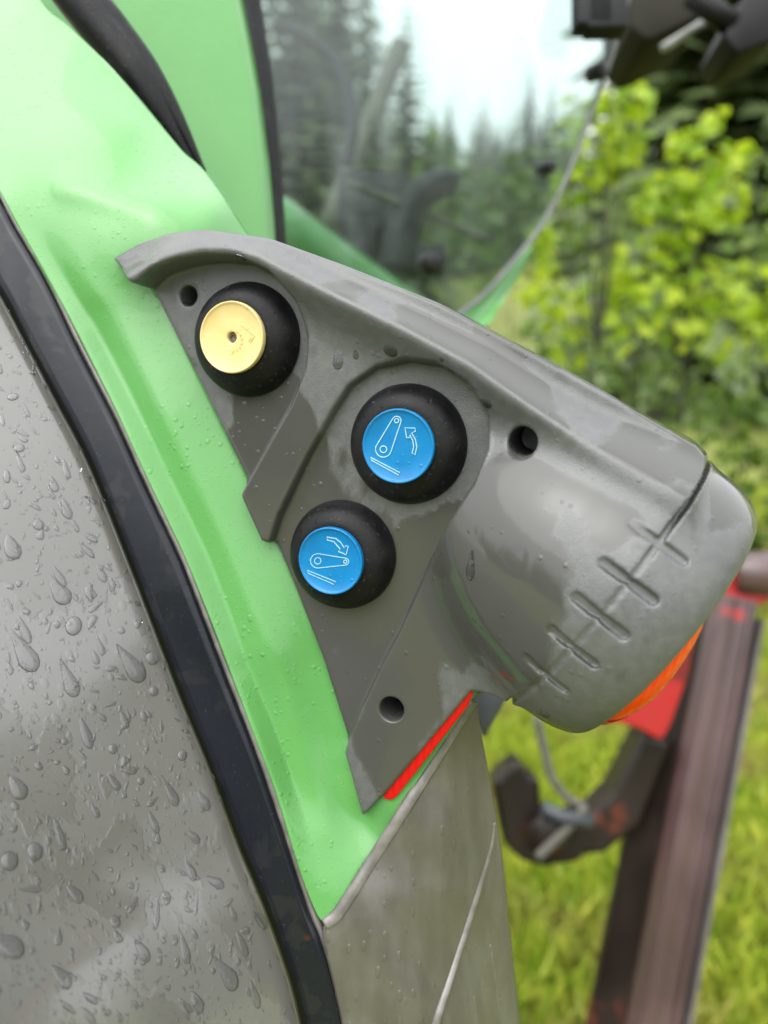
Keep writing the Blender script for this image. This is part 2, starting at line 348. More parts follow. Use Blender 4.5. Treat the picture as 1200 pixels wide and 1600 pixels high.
AX_PX, AX_W = (944, 906), -.020                            # a point of the lamp cup's axis
AX0 = QL(*AX_PX, AX_W); axd = QL(AX_PX[0]+80, AX_PX[1]+61, AX_W)-AX0; axd /= np.linalg.norm(axd); axp = np.array([-axd[1], axd[0]])
CUP_R = .0670; CUP_END = .031
prof_s = np.array([-90, -74, -69, -63, -55, -44, -31, -15, -3, 3, 15, 24, 29, 33])*mm
prof_r = np.array([24, 36, 40, 44.5, 49.5, 55, 60, 64.2, 66.7, 66.7, 66.2, 64.0, 61.5, 58.0])*mm
def cup_hit(px, py, r=.065):                               # (s, theta) where a pixel's ray meets the cup
    d = ray(px, py); o = loc(C); dl = np.array([d @ E1, d @ E2, d @ N])
    oq = (o[:2]-AX0) @ axp; dq = dl[:2] @ axp; ow = o[2]-AX_W; dw = dl[2]
    a = dq*dq+dw*dw; b = oq*dq+ow*dw; c = oq*oq+ow*ow-r*r; t = (-b-math.sqrt(max(0, b*b-a*c)))/a
    return (o[:2]-AX0+dl[:2]*t) @ axd, math.atan2(oq+dq*t, ow+dw*t)
LIP = [(216, 432), (258, 407), (310, 394), (358, 394), (400, 405), (442, 427), (525, 468), (640, 524), (733, 574), (827, 640), (920, 700), (1051, 772)]
BACK = [(180, 405), (220, 382), (270, 366), (330, 361), (430, 376), (550, 420), (700, 480), (850, 560), (1000, 645), (1082, 694)]
def housing():
    hb0 = .017
    outl = np.vstack([np.array([QL(x, y, .003-.013*float(sstep(np.float64(x), 350., 600.))) for x, y in BACK]), pl([(1095, 712), (1060, 790), (930, 960), (800, 1075)], .0), pl([(737, 1079), (600, 1243), (567, 1275)], .004),
        pl([(541, 1170), (538, 1150), (500, 1030), (455, 915), (428, 850), (412, 843), (378, 768), (380, 746), (305, 592), (232, 449)], .002)])
    pY = pl([(150, 470), (238, 452), (262, 430), (300, 416), (345, 410), (392, 413), (436, 434), (464, 472), (480, 525), (476, 575), (455, 628), (430, 672), (376, 770), (250, 800)], .003)
    pB = pl([(424, 856), (440, 806), (484, 715), (524, 645), (550, 605), (590, 577), (640, 566), (690, 573), (735, 602), (761, 648), (767, 700), (750, 748), (716, 800), (688, 850), (662, 895),
        (622, 985), (598, 1030), (560, 1110), (538, 1168), (440, 1150), (380, 950)], .003)
    ab = np.vstack([pl(LIP, hb0), pl([(1300, 920), (1300, -200), (0, -200), (0, 480), (150, 480), (185, 450)], hb0)])
    h = .00082
    allp = np.vstack([outl, AX0+axd*CUP_END+axp*.066, AX0+axd*CUP_END-axp*.066, AX0+axd*CUP_END*1.1])
    lo = allp.min(0)-.005; hi = allp.max(0)+.005; w0, w1 = -.052, .052
    u = np.arange(lo[0], hi[0], h); v = np.arange(lo[1], hi[1], h); w = np.arange(w0, w1, h)
    U2, V2 = np.meshgrid(u, v, indexing='ij')
    dO = poly_sd(U2, V2, outl); dP = np.minimum(poly_sd(U2, V2, pY), poly_sd(U2, V2, pB)); dA = -poly_sd(U2, V2, ab)
    ul = QL(216, 432, hb0)[0]; ur = QL(1051, 772, hb0)[0]; tt = np.clip((U2-ul)/(ur-ul), 0, 1)
    hb = hb0 + .004*tt + .009*np.clip((tt-.6)/.4, 0, 1)**2
    Kin = 1.6-.7*sstep(tt, .15, .4)
    ridge = np.where(dA > 0, hb-(.7+.9*sstep(tt, .12, .4))*np.maximum(dA-.002, 0)-.15*dA, hb+Kin*dA)
    H = smax(ridge, np.full_like(ridge, .0055), .006)
    H = blur2(H, 2)
    H = H*sstep(dP, -.0010, .0013)
    H = blur2(H, 1)
    gx, gy = np.gradient(H, h); nrm = 1/np.sqrt(1+gx**2+gy**2)
    holes = [((291, 461), .0046), ((822, 688), .0061), ((612, 1108), .0058)]
    f = ((w[None, None, :]-H[:, :, None])*nrm[:, :, None]).astype(np.float32)
    f = smax(f, dO[:, :, None].astype(np.float32), np.float32(.0022))
    s = (U2-AX0[0])*axd[0]+(V2-AX0[1])*axd[1]; q = (U2-AX0[0])*axp[0]+(V2-AX0[1])*axp[1]
    pr = np.interp(s, prof_s, prof_r); pr = np.interp(s, np.linspace(-.09, .033, 250), np.convolve(np.pad(np.interp(np.linspace(-.09, .033, 250), prof_s, prof_r), 8, mode='edge'), np.ones(17)/17, 'valid'))
    sl = np.gradient(prof_r, prof_s); cs = 1/np.sqrt(1+np.interp(s, prof_s, sl)**2)
    rr = np.sqrt(q[:, :, None]**2+(w[None, None, :]-AX_W)**2).astype(np.float32)
    th = np.arctan2(q[:, :, None], (w[None, None, :]-AX_W)).astype(np.float32)
    g = (rr-pr[:, :, None])*cs[:, :, None]
    g = smax(g, (s-CUP_END)[:, :, None].astype(np.float32), np.float32(.003)); g = np.maximum(g, (-.088-s)[:, :, None])
    f = smin(f, g.astype(np.float32), np.float32(.012)); del g
    f = smax(f, -np.maximum(dP[:, :, None]-.0004, -(w[None, None, :])).astype(np.float32), np.float32(.002))
    f = np.maximum(f, -np.maximum(rr-(pr-.0035)[:, :, None], (CUP_END-.016-s)[:, :, None]))            # hollow mouth for the lens
    gd = ((.0010+.0018*sstep(th, .30, .75))*sstep(th, -1.45, -1.1)).astype(np.float32)                                      # groove round the cup, deep near its top
    f = np.maximum(f, -np.maximum(np.abs(s)[:, :, None]-.0012, (CUP_R-gd)-rr))
    for px, py, L_, wd, dp in [(1030, 851, .0125, .0018, .0022), (984, 910, .0126, .0020, .0032), (937, 962, .0124, .0020, .0032), (894, 1009, .0116, .0018, .0028), (851, 1049, .0106, .0017, .0024)]:
        _, ti = cup_hit(px, py); a = np.abs((th-ti)*CUP_R); ss = np.abs(s)[:, :, None]
        sl_ = np.maximum(np.sqrt(np.maximum(ss-L_+wd, 0)**2+a**2)-wd+.0007*np.exp(-(ss/.0016)**2), (CUP_R-dp)-rr); f = smax(f, -sl_, np.float32(.0008))
    for (px, py), r in holes:
        c = QL(px, py, .005 if px > 400 else .001); d2 = np.hypot(U2-c[0], V2-c[1])-r; f = smax(f, -np.maximum(d2[:, :, None], (-.022-w)[None, None, :]).astype(np.float32), np.float32(.0012))
    f = np.maximum(f, (-.050-w)[None, None, :].astype(np.float32))
    # surface nets
    S = f < 0; nx, ny, nz = f.shape
    cnt = np.zeros((nx-1, ny-1, nz-1), np.int8); corners = [(i, j, k) for i in (0, 1) for j in (0, 1) for k in (0, 1)]
    for i, j, k in corners: cnt += S[i:nx-1+i, j:ny-1+j, k:nz-1+k]
    act = np.argwhere((cnt > 0) & (cnt < 8)); idx = np.full(cnt.shape, -1, np.int32); idx[tuple(act.T)] = np.arange(len(act))
    val = np.stack([f[act[:, 0]+i, act[:, 1]+j, act[:, 2]+k] for i, j, k in corners], 1)
    acc = np.zeros((len(act), 3)); ne = np.zeros(len(act))
    for a in range(8):
        for b in range(a+1, 8):
            ca, cb = np.array(corners[a]), np.array(corners[b])
            if np.abs(ca-cb).sum() != 1: continue
            m = (val[:, a] < 0) != (val[:, b] < 0); t = val[m, a]/(val[m, a]-val[m, b]); acc[m] += ca+(cb-ca)*t[:, None]; ne[m] += 1
    Pv = (act+acc/ne[:, None])*h+np.array([u[0], v[0], w[0]])
    quads = []
    for ax in range(3):
        sl0 = [slice(1, -1)]*3; sl1 = [slice(1, -1)]*3; sl0[ax] = slice(0, -1); sl1[ax] = slice(1, None)
        a, b = S[tuple(sl0)], S[tuple(sl1)]; e = np.argwhere(a != b); flip = a[tuple(e.T)]
        off = np.ones(3, int); off[ax] = 0; e = e+off
        o1, o2 = [np.eye(3, dtype=int)[(ax+1) % 3], np.eye(3, dtype=int)[(ax+2) % 3]]
        ids = [idx[tuple((e-x).T)] for x in (o1+o2, o2, 0*o1, o1)]; qd = np.stack(ids, 1); qd[~flip] = qd[~flip][:, ::-1]; quads.append(qd)
    qd = np.vstack(quads); qd = qd[(qd >= 0).all(1)]
    return wld(Pv), qd
HV, HF = housing()
HOUSE = mk('light_housing', HV, HF, M['plastic'], TR, origin=HC)
HOUSE['label'] = 'dark grey moulded housing with round lamp cup and screw holes'
BV_H = BVHTree.FromPolygons([tuple(p) for p in HV], [tuple(f) for f in HF])

# lens inside the cup mouth, reflector strip
axw = E1*axd[0]+E2*axd[1]; axpw = E1*axp[0]+E2*axp[1]; AXW = wld([AX0[0], AX0[1], AX_W])[0]
def lens():
    cen = AXW+axw*(CUP_END-.014)-axpw*.003; R0 = .0562; seg = 72; rings = 14; V = []; 
    for i in range(rings+1):
        a = i/rings*math.pi/2
        for k in range(seg):
            t = 2*math.pi*k/seg; low = min(1, max(0, .6-math.cos(t))); dome = .0180+.0075*low**.5
            V.append(cen + (axpw*math.cos(t)+N*math.sin(t))*R0*math.cos(a)**.38 + axw*(dome*math.sin(a)))
    V = np.array(V); Fo, Fr = [], []
    for i in range(rings):
        for k in range(seg):
            t = 2*math.pi*(k+.5)/seg; (Fr if math.cos(t) < -.72 else Fo).append((i*seg+k, i*seg+(k+1) % seg, (i+1)*seg+(k+1) % seg, (i+1)*seg+k))
    return V, Fo, Fr
lv, lfo, lfr = lens()
def submesh(V, Fc):
    used = sorted({i for f in Fc for i in f}); mp = {a: b for b, a in enumerate(used)}; return V[used], [tuple(mp[i] for i in f) for f in Fc]
def solid(o, t, off=-1): m = o.modifiers.new('solid', 'SOLIDIFY'); m.thickness = t; m.offset = off; return o
for nm, ff, mt, lb in (('lens', lfo, 'orange', 'orange tail light lens'), ('lens', lfr, 'red', 'red lower tail light lens')):
    o = mk(nm, *submesh(lv, ff), M[mt], HOUSE); recalc(o); solid(o, .002); o['label'] = lb
rp = [Q(x, y, .0035) for x, y in [(602, 1250), (596, 1243), (730, 1078), (738, 1075), (737, 1090), (729, 1106), (620, 1245), (612, 1251)]]
o = mk('reflector', *prism(rp, -N*.006), M['refl'], HOUSE, smooth=False); recalc(o); bevel(o, .0008); o['label'] = 'thin red reflector strip'

# -- push buttons
def ribbon(pts, w, hgt, closed=False):
    P = np.array([loc(p) for p in pts]); n = len(P); d = np.zeros((n, 2))
    for i in range(n):
        a = P[(i-1) % n] if (closed or i > 0) else P[i]; b = P[(i+1) % n] if (closed or i < n-1) else P[i]; d[i] = (b-a)[:2]
    d /= np.maximum(np.linalg.norm(d, axis=1), 1e-9)[:, None]; s = np.c_[-d[:, 1], d[:, 0]]*w/2
    V = []
    for i in range(n):
        for sg, hh in ((-1, -.0006), (-1, hgt), (1, hgt), (1, -.0006)): V.append([P[i, 0]+s[i, 0]*sg, P[i, 1]+s[i, 1]*sg, P[i, 2]+hh])
    Fc = []
    for i in range(n if closed else n-1):
        j = (i+1) % n
        for k in range(4): Fc.append((i*4+k, i*4+(k+1) % 4, j*4+(k+1) % 4, j*4+k))
    if not closed: Fc += [(0, 1, 2, 3), ((n-1)*4+3, (n-1)*4+2, (n-1)*4+1, (n-1)*4)]
    return wld(np.array(V)), Fc
def circ(cx, cy, r, h, n=28): return [Q(cx+r*math.cos(2*math.pi*k/n), cy+r*math.sin(2*math.pi*k/n), h) for k in range(n)]
def hullpill(c1, r1, c2, r2, h, n=14):
    c1, c2 = np.array(c1, float), np.array(c2, float); a0 = math.atan2(*(c2-c1)[::-1]); L = np.linalg.norm(c2-c1); b = math.acos((r1-r2)/L); P = []
    for k in range(n+1): t = a0+b+(2*math.pi-2*b)*k/n; P.append(c1+r1*np.array([math.cos(t), math.sin(t)]))
    for k in range(n+1): t = a0-b+2*b*k/n; P.append(c2+r2*np.array([math.cos(t), math.sin(t)]))
    return [Q(p[0], p[1], h) for p in P]
CH = .0155
def button(px, py, rpx, caprpx, capmat, label, sym):
    c = Q(px, py, 0); z = (c-C) @ F_; r = rpx*z/FPX; rc = caprpx*(z-.0145)/FPX
    prof = [(r*.99, -.003), (r, .0), (r*.995, .002), (r*.965, .0042), (r*.95, .0052), (r*.93, .0068), (r*.87, .0092), (r*.78, .0112), (r*.68, .0124), (rc+.0008, .0128), (rc*.9, .0128)]
    b = mk('push_button', *lathe(prof, c, N, E1, 72), M['rubber'], TR); recalc(b); b['label'] = label
    cp = [(rc*.955, .0120), (rc*.985, .0130), (rc, .0140), (rc*1.0, .0158), (rc*.985, .0164), (rc*.955, .0164), (rc*.925, .0159), (rc*.89, .01555), (rc*.5, CH), (rc*.3, CH), (.0035, CH), (.0026 if sym == 'yellow' else 0.0003, CH)]
    if sym == 'yellow': cp += [(.0024, .0152), (.0023, .0128), (.0001, .0125)]
    k = mk('button_cap', *lathe(cp, c, N, E1, 72), M[capmat], b); recalc(k)
    px_ = z/FPX
    w = 1.5*px_*.95
    if sym == 'raise':
        parts = [ribbon(hullpill((599.3, 702), 12.3, (620, 657.3), 6.8, CH), w, .0003, True), ribbon(circ(599.3, 702, 5.2, CH), w, .0003, True), ribbon(circ(620, 657.3, 3.3, CH), w, .0003, True),
            ribbon([Q(x, y, CH) for x, y in ((579, 714.5), (580.5, 719), (623.5, 742.5), (625, 738.5))], w, .0003, True),
            ribbon([Q(x, y, CH) for x, y in ((644, 708), (648.8, 710.5), (651.5, 698), (649.5, 687), (643.5, 676.5), (649, 674), (649, 669), (633, 668.5), (635.5, 684), (640, 684), (640.5, 679.5), (645, 688), (646.7, 698))], w, .0003, True)]
    elif sym == 'lower':
        parts = [ribbon(hullpill((496.7, 876.3), 11.2, (540, 877.5), 5.3, CH), w*.75, .00025, True), ribbon(circ(496.7, 876.3, 5, CH), w*.75, .00025, True), ribbon(circ(540, 877.5, 2.6, CH), w*.8, .0003, True),
            ribbon([Q(x, y, CH) for x, y in ((480.3, 891), (481.5, 895.5), (522, 913), (525, 909))], w*.7, .00025, True),
            ribbon([Q(x, y, CH) for x, y in ((511, 839), (511.5, 843.5), (522, 846.5), (531.5, 857.5), (529, 861.5), (541, 866.8), (544.5, 853.5), (540.5, 852.5), (538, 856), (533, 848), (525, 841.5))], w, .0003, True)]
    else:
        parts = [ribbon([Q(x, y, CH) for x, y in ((377, 508), (398, 526), (391, 535), (388.5, 532.5), (393, 527.5))], w*.6, .0002)]
        for k_ in range(7):
            t = -1.0+k_*.42; parts.append(ribbon([Q(363+14*math.cos(t-.12), 533+15*math.sin(t-.12), CH), Q(363+17*math.cos(t), 533+18*math.sin(t), CH), Q(363+14*math.cos(t+.12), 533+15*math.sin(t+.12), CH)], w*.5, .0002))
        hx = mk('screw_socket', *lathe([(.0021, .0), (.0021, .0142), (.0014, .0142), (.0012, .0136), (.0001, .0134)], c, N, E1, 6), M['hole'], b, smooth=False); recalc(hx)
    s_ = mk('button_symbol', *join(parts), M['yprint' if sym == 'yellow' else 'print'], b, smooth=False); recalc(s_)
button(388, 531, 88, 55.5, 'yellow', 'round black rubber push button with yellow cap', 'yellow')
button(638, 694, 94, 58.5, 'blue', 'black rubber push button with blue cap and raise arrow', 'raise')
button(536, 866, 86, 53.5, 'blue', 'black rubber push button with blue cap and lower arrow', 'lower')

# -- sheets laid out as rows between two curves, height above the face from control points
def sheet(name, left, right, ctl, nr, ncol, mat, parent, bumpf=None, thick=.003, cut=None):
    Lc, Rc = spline(left, nr), spline(right, nr)
    f = rbf([QL(x, y) for x, y, _ in ctl], [z*mm for *_, z in ctl]); V = []
    for i in range(nr):
        for j in range(ncol):
            t = j/(ncol-1); p = Lc[i]*(1-t)+Rc[i]*t; V.append(p)
    V = np.array(V); uv = np.array([QL(*p) for p in V]); hgt = f(uv)
    if bumpf is not None: hgt = hgt+bumpf(V, uv)
    W = np.array([Q(p[0], p[1], h_) for p, h_ in zip(V, hgt)])
    I = np.arange(nr*ncol).reshape(nr, ncol); Fc = np.stack([I[:-1, :-1], I[1:, :-1], I[1:, 1:], I[:-1, 1:]], -1).reshape(-1, 4)
    if cut is not None: Fc = Fc[~cut(V[Fc].mean(1))]
    o = mk(name, W, Fc, mat, parent)
    if thick: solid(o, thick, 1)
    return o, f, (W, Fc)
RIM = [(-110, 110), (-50, 210), (0, 297), (27, 350), (77, 435), (128, 540), (186, 652), (232, 753), (287, 869), (303, 909), (359, 1054), (401, 1161), (443, 1283), (485, 1413), (509, 1474), (527, 1544), (538, 1600), (556, 1720)]
RIMH = [-22, -8, 2, 4, 6, 8, 10, 12, 14, 15, 17, 19, 21, 24, 26, 28, 30, 34]
def pdist(P, line):
    P = np.asarray(P, float); L_ = np.asarray(line, float); best = np.full(len(P), 1e9); tt = np.zeros(len(P)); n = len(L_)-1
    for i in range(n):
        e = L_[i+1]-L_[i]; t = np.clip(((P-L_[i]) @ e)/(e @ e), 0, 1); d = np.linalg.norm(P-L_[i]-t[:, None]*e, axis=1); m = d < best; best[m] = d[m]; tt[m] = (i+t[m])/n
    return best, tt
RIDGE = [(118, 392), (160, 470), (215, 590), (275, 715), (330, 830), (395, 975), (445, 1100), (480, 1210), (500, 1290)]
VALLEY = [(60, 350), (120, 465), (175, 580), (230, 690), (290, 815), (350, 950), (405, 1080), (440, 1180)]
FACET = [(105, 296), (165, 312), (230, 330), (300, 345)]
def green_bump(V, uv):                                     # pressed profile: flank by the rim, valley, folded crest, roll-off at the housing
    dr, _ = pdist(V, spline(RIM, 80)); de, _ = pdist(V, spline([(150, 330), (182, 404), (232, 449), (305, 592), (380, 746), (428, 850), (455, 915), (500, 1030), (540, 1160), (567, 1275)], 80))
    t = dr/(dr+de+1e-6); prof = lambda x: np.interp(x, [0, .25, .52, .75, 1], [0, -.0046, -.0002, -.0008, 0])
    y = V[:, 1]; sm = sum(prof(t+o_) for o_ in (-.05, -.025, 0, .025, .05))/5
    d3, t3 = pdist(V, spline(FACET, 20))
    return sm*sstep(y, 330, 560)*(1-sstep(y, 1180, 1420)) + .0020*np.exp(-(d3/22)**2)*(1-sstep(t3, .5, 1))
gctl = [(x, y, h) for (x, y), h in zip(RIM, RIMH)] + [(232, 448, -5), (305, 590, -6), (378, 745, -6), (430, 850, -6), (500, 1030, -6), (540, 1150, -5), (567, 1275, -2), (600, 1245, 0), (660, 1180, -4), (735, 1090, -10), (560, 1365, 11),
    (250, 330, -12), (330, 330, -30), (375, 365, -46), (318, 272, -56), (280, 240, -58), (230, 180, -61), (110, 50, -64), (60, 0, -66), (0, 100, -38), (0, 200, -16), (100, 180, -27), (200, 280, -20), (200, 200, -40), (100, 300, -3), (-100, -90, -75), (10, -80, -80),
    (250, 650, 5), (420, 1020, 8), (500, 1300, 13)]
GR = [(20, -130), (62, 0), (112, 50), (172, 110), (232, 180), (282, 240), (322, 278), (385, 372), (430, 430), (440, 560), (470, 700), (500, 820), (560, 980), (640, 1060), (745, 1076), (738, 1092), (640, 1238), (580, 1335), (511, 1440)]
GL = [(-110, 110), (-75, 168), (-45, 220), (-10, 280), (10, 316), (40, 370), (70, 424), (115, 510), (150, 580), (186, 652), (232, 753), (287, 869), (340, 1000), (380, 1108), (420, 1215), (440, 1275), (470, 1365), (495, 1425), (508, 1440)]
HPX = BACK+[(1000, 900), (800, 1075), (737, 1079), (600, 1243), (567, 1275), (541, 1170), (500, 1030), (455, 915), (428, 850), (378, 768), (380, 746), (305, 592), (232, 449)]
GREEN, gH, (gw, gf) = sheet('fender', GL, GR, gctl, 190, 90, M['green'], TR, green_bump, .0025, lambda p: poly_sd(p[:, 0], p[:, 1], HPX) < -20)
GREEN['label'] = 'glossy light green curved rear fender panel'
BV_G = BVHTree.FromPolygons([tuple(p) for p in gw], [tuple(f) for f in gf])

# edging: grey rim bead, black strip, dark gap
def strip_between(name, l0, l1, h0, h1, mat, parent, n=120, thick=.004, crown=0.0, off=1):
    a, b = spline(l0, n), spline(l1, n); ha, hb_ = spline([(x,) for x in h0], n)[:, 0], spline([(x,) for x in h1], n)[:, 0]; V = []
    m = 7
    for i in range(n):
        for j in range(m):
            t = j/(m-1); V.append(Q(*(a[i]*(1-t)+b[i]*t), (ha[i]*(1-t)+hb_[i]*t+crown*4*t*(1-t))*mm))
    I = np.arange(n*m).reshape(n, m); Fc = np.stack([I[:-1, :-1], I[1:, :-1], I[1:, 1:], I[:-1, 1:]], -1).reshape(-1, 4)
    o = mk(name, V, Fc, mat, parent); solid(o, thick, off); return o
NAVY = [(-150, 170), (-70, 300), (0, 427), (50, 520), (97, 609), (155, 722), (221, 885), (261, 989), (299, 1087), (345, 1199), (387, 1311), (429, 1413), (467, 1521), (487, 1600), (515, 1720)]
NAVH = [-14, -2, 8, 10, 12, 14, 17, 19, 20, 22, 24, 27, 30, 33, 38]
RIM2 = spline(RIM, 60); RIM2H = spline([(x,) for x in RIMH], 60)[:, 0]
NAV2 = spline(NAVY, 60); NAV2H = spline([(x,) for x in NAVH], 60)[:, 0]
strip = strip_between('edging_strip', NAV2, RIM2+np.array([-3.5, 2]), NAV2H, RIM2H-1.0, M['strip'], TR, 140, .006, .15)
strip['label'] = 'black rubber edging strip between fender panels'
rimb = mk('rim_bead', *tube([Q(p[0]-1, p[1]+.5, (h_-.4)*mm) for p, h_ in zip(RIM2, RIM2H)], .0016, 10), M['rim'], TR); recalc(rimb)
GAP = NAV2+np.array([-14, 8]); GAPH = NAV2H+1.5
gap = strip_between('gap_channel', GAP-np.array([2, -1]), NAV2+np.array([3, -2]), GAPH-9, NAV2H-7, M['black'], TR, 100, .003)

# wet grey fender flare
FE = GAP.copy(); FEH = GAPH.copy()
def flare():
    n, m = 150, 110; e = spline(FE, n); he = spline([(x,) for x in FEH], n)[:, 0]; V = []
    for i in range(n):
        P0 = Q(*e[i], he[i]*mm); z0 = (P0-C) @ F_
        for j in range(m):
            s = j/(m-1); dpx = s*640; px, py = e[i][0]-dpx*.93, e[i][1]+dpx*.36
            z = z0-dpx*(.00016+.00014*i/n)*(1-.10*s) + .0012*math.exp(-(dpx/9)**2)
            V.append(D(px, py, max(.12, z)))
    V = np.array(V); I = np.arange(n*m).reshape(n, m); Fc = np.stack([I[:-1, :-1], I[:-1, 1:], I[1:, 1:], I[1:, :-1]], -1).reshape(-1, 4)
    return V, Fc
fv, ff = flare()
FLARE = mk('fender_flare', fv, ff, M['wet'], TR); solid(FLARE, .003, -1); FLARE['label'] = 'wet grey plastic fender flare covered in raindrops'
BV_F = BVHTree.FromPolygons([tuple(p) for p in fv], [tuple(f) for f in ff])

# rear lower panel
bctl = [(735, 1085, -11), (660, 1205, -5), (580, 1335, 8), (510, 1440, 23), (527, 1544, 27), (538, 1600, 29), (556, 1720, 33), (640, 1400, 8), (600, 1600, 24), (700, 1300, -6), (700, 1600, 8),
    (738, 1090, -14), (758, 1200, -22), (775, 1300, -30), (792, 1450, -38), (806, 1600, -42), (815, 1720, -44)]
BL = [(736, 1086), (700, 1142), (640, 1240), (580, 1336), (540, 1398), (506, 1443), (511, 1490), (523, 1544), (534, 1600), (552, 1720)]
BR = [(741, 1092), (746, 1130), (757, 1190), (767, 1250), (776, 1310), (783, 1370), (790, 1440), (798, 1520), (806, 1600), (815, 1720)]
REAR, rH, (rw, rf) = sheet('rear_fender_panel', BL, BR, bctl, 90, 60, M['beige'], TR, None, .003)
REAR['label'] = 'dirty beige grey rear fender panel below the green paint'
BV_R = BVHTree.FromPolygons([tuple(p) for p in rw], [tuple(f) for f in rf])
def bead_on(name, pts, r, lift, hf, mat, parent, n=40, flat=.6):
    P = spline(pts, n); W = [Q(p[0], p[1], float(hf(QL(*p))[0])+lift) for p in P]; o = mk(name, *tube(W, r, 8, flat, up=N), mat, parent); recalc(o); return o
bead_on('edge_bead', [(508, 1444), (530, 1425), (575, 1355), (640, 1252), (700, 1155), (738, 1092)], .0030, .0020, rH, M['rim'], REAR)
bead_on('edge_bead', [(520, 1455), (548, 1428), (590, 1362), (655, 1258), (712, 1165)], .0014, .0016, rH, M['rim'], REAR)
bead_on('moulding_line', [(772, 1285), (766, 1325), (745, 1395), (715, 1490), (680, 1600), (645, 1710)], [.0008+.0012*min(1, k/18) for k in range(40)], .0036, rH, M['rim'], REAR)
bead_on('moulding_line', [(764, 1475), (772, 1530), (779, 1600), (786, 1690)], .0011, .0032, rH, M['rim'], REAR)
bead_on('moulding_line', [(738, 1556), (743, 1600), (752, 1690)], .0011, .0032, rH, M['rim'], REAR)

# -- water drops
def drop_mesh(seg=12, rings=5, tail=0.0):
    V = []
    for i in range(rings):
        a = i/(rings)*math.pi/2
        for k in range(seg):
            t = 2*math.pi*k/seg; x = math.cos(t)*math.cos(a)**.8; y = math.sin(t)*math.cos(a)**.8
            if y > 0: x *= (1-tail*.75*y); y *= 1+tail*1.6
            V.append((x, y, math.sin(a)*(1-.35*tail*max(0, y))))
    V.append((0, 0, 1.0)); n = len(V); Fc = [(i*seg+k, i*seg+(k+1) % seg, (i+1)*seg+(k+1) % seg, (i+1)*seg+k) for i in range(rings-1) for k in range(seg)]
    Fc += [((rings-1)*seg+k, (rings-1)*seg+(k+1) % seg, n-1) for k in range(seg)] + [tuple(range(seg))[::-1]]
    return np.array(V), Fc
DROPS = [drop_mesh(14, 5, t) for t in (0., .5, 1.0)]
DME = {w: [mesh_np('water_drop', v, f, True, M[w]) for v, f in DROPS] for w in ('water', 'waterg', 'waterh')}
def drop_frame(bv, px, py):
    d = Vector(ray(px, py)).normalized(); hit, nr, _, _ = bv.ray_cast(Vector(C), d)
    if hit is None: return None
    if nr.dot(d) > 0: nr = -nr
    up = Vector((0, 0, 1)); y = (up-nr*up.dot(nr)).normalized(); x = y.cross(nr).normalized(); return hit, x, y, nr
def drop(bv, parent, px, py, rpx, k=1, el=1.0, hk=.33, rot=0.0):
    fr = drop_frame(bv, px, py)
    if not fr: return
    hit, x, y, nr = fr; r = rpx*((hit-Vector(C)).dot(Vector(F_)))/FPX
    c_, s_ = math.cos(rot), math.sin(rot); x, y = x*c_+y*s_, y*c_-x*s_
    o = bpy.data.objects.new('water_drop', DME[{FLARE: 'water', GREEN: 'waterg'}.get(parent, 'waterh')][k]); COL.objects.link(o); o.parent = parent
    mtx = Matrix((x*r, y*r*el, nr*r*hk)).transposed().to_4x4(); mtx.translation = hit-nr*r*hk*.08-WLOC[parent]; o.matrix_local = mtx
for px, py, r, k, el, rt in [(44, 1030, 17, 2, 1.3, .1), (40, 990, 8, 1, 2.2, 0), (97, 930, 15, 2, 1.1, .2), (95, 905, 7, 1, 2, .2), (112, 1072, 13, 2, 1.4, 0), (212, 1048, 16, 2, 1.3, .3), (238, 1028, 11, 0, 1, .6), (20, 860, 13, 1, 1.2, 0),
        (115, 978, 16, 0, .8, .9), (240, 1080, 8, 0, 1, 0), (136, 1152, 9, 1, 2.2, -.1), (225, 1120, 6, 0, 1.4, 0), (176, 1170, 8, 0, 1, .5), (195, 1128, 7, 1, 1.6, 0), (270, 1245, 9, 2, 1.8, .1), (320, 1255, 9, 1, 1.5, .2), (242, 1290, 7, 1, 2, 0),
        (30, 1235, 14, 1, 1.1, 0), (55, 1330, 13, 0, 1.1, 0), (95, 1310, 8, 1, 2.4, -.2), (15, 1345, 15, 0, 1, 0), (20, 1480, 18, 1, 1.2, .3), (360, 1530, 14, 2, 1.4, .2), (410, 1440, 9, 1, 1.6, .3), (380, 1480, 8, 1, 2, 0), (300, 1365, 8, 1, 1.6, 0), (260, 1400, 7, 0, 1.3, .3),
        (340, 1380, 8, 1, 1.7, .6), (225, 1490, 10, 1, 1.5, 0), (290, 1490, 9, 2, 1.8, -.3), (285, 1180, 9, 0, .9, .5), (180, 1225, 7, 1, 1.7, .2), (150, 1270, 6, 1, 1.5, 0), (220, 1220, 6, 0, 1, 0), (305, 1310, 7, 1, 1.5, .4), (365, 1430, 6, 1, 1.7, 0), (120, 1400, 10, 1, 1.4, .2),
        (180, 1440, 9, 0, 1.2, 0), (100, 1530, 13, 1, 1.3, 0), (400, 1560, 8, 1, 2, -.1), (310, 1570, 10, 1, 1.4, 0), (60, 820, 9, 0, 1, 0), (85, 760, 7, 1, 1.4, 0), (30, 700, 9, 0, .8, .4), (20, 620, 9, 0, .7, .3), (105, 800, 8, 1, 1.6, 0), (160, 900, 7, 1, 1.6, .1), (190, 985, 6, 0, 1, 0), (150, 1030, 6, 1, 1.5, 0)]:
    drop(BV_F, FLARE, px, py, r, k, el, .30, rt)
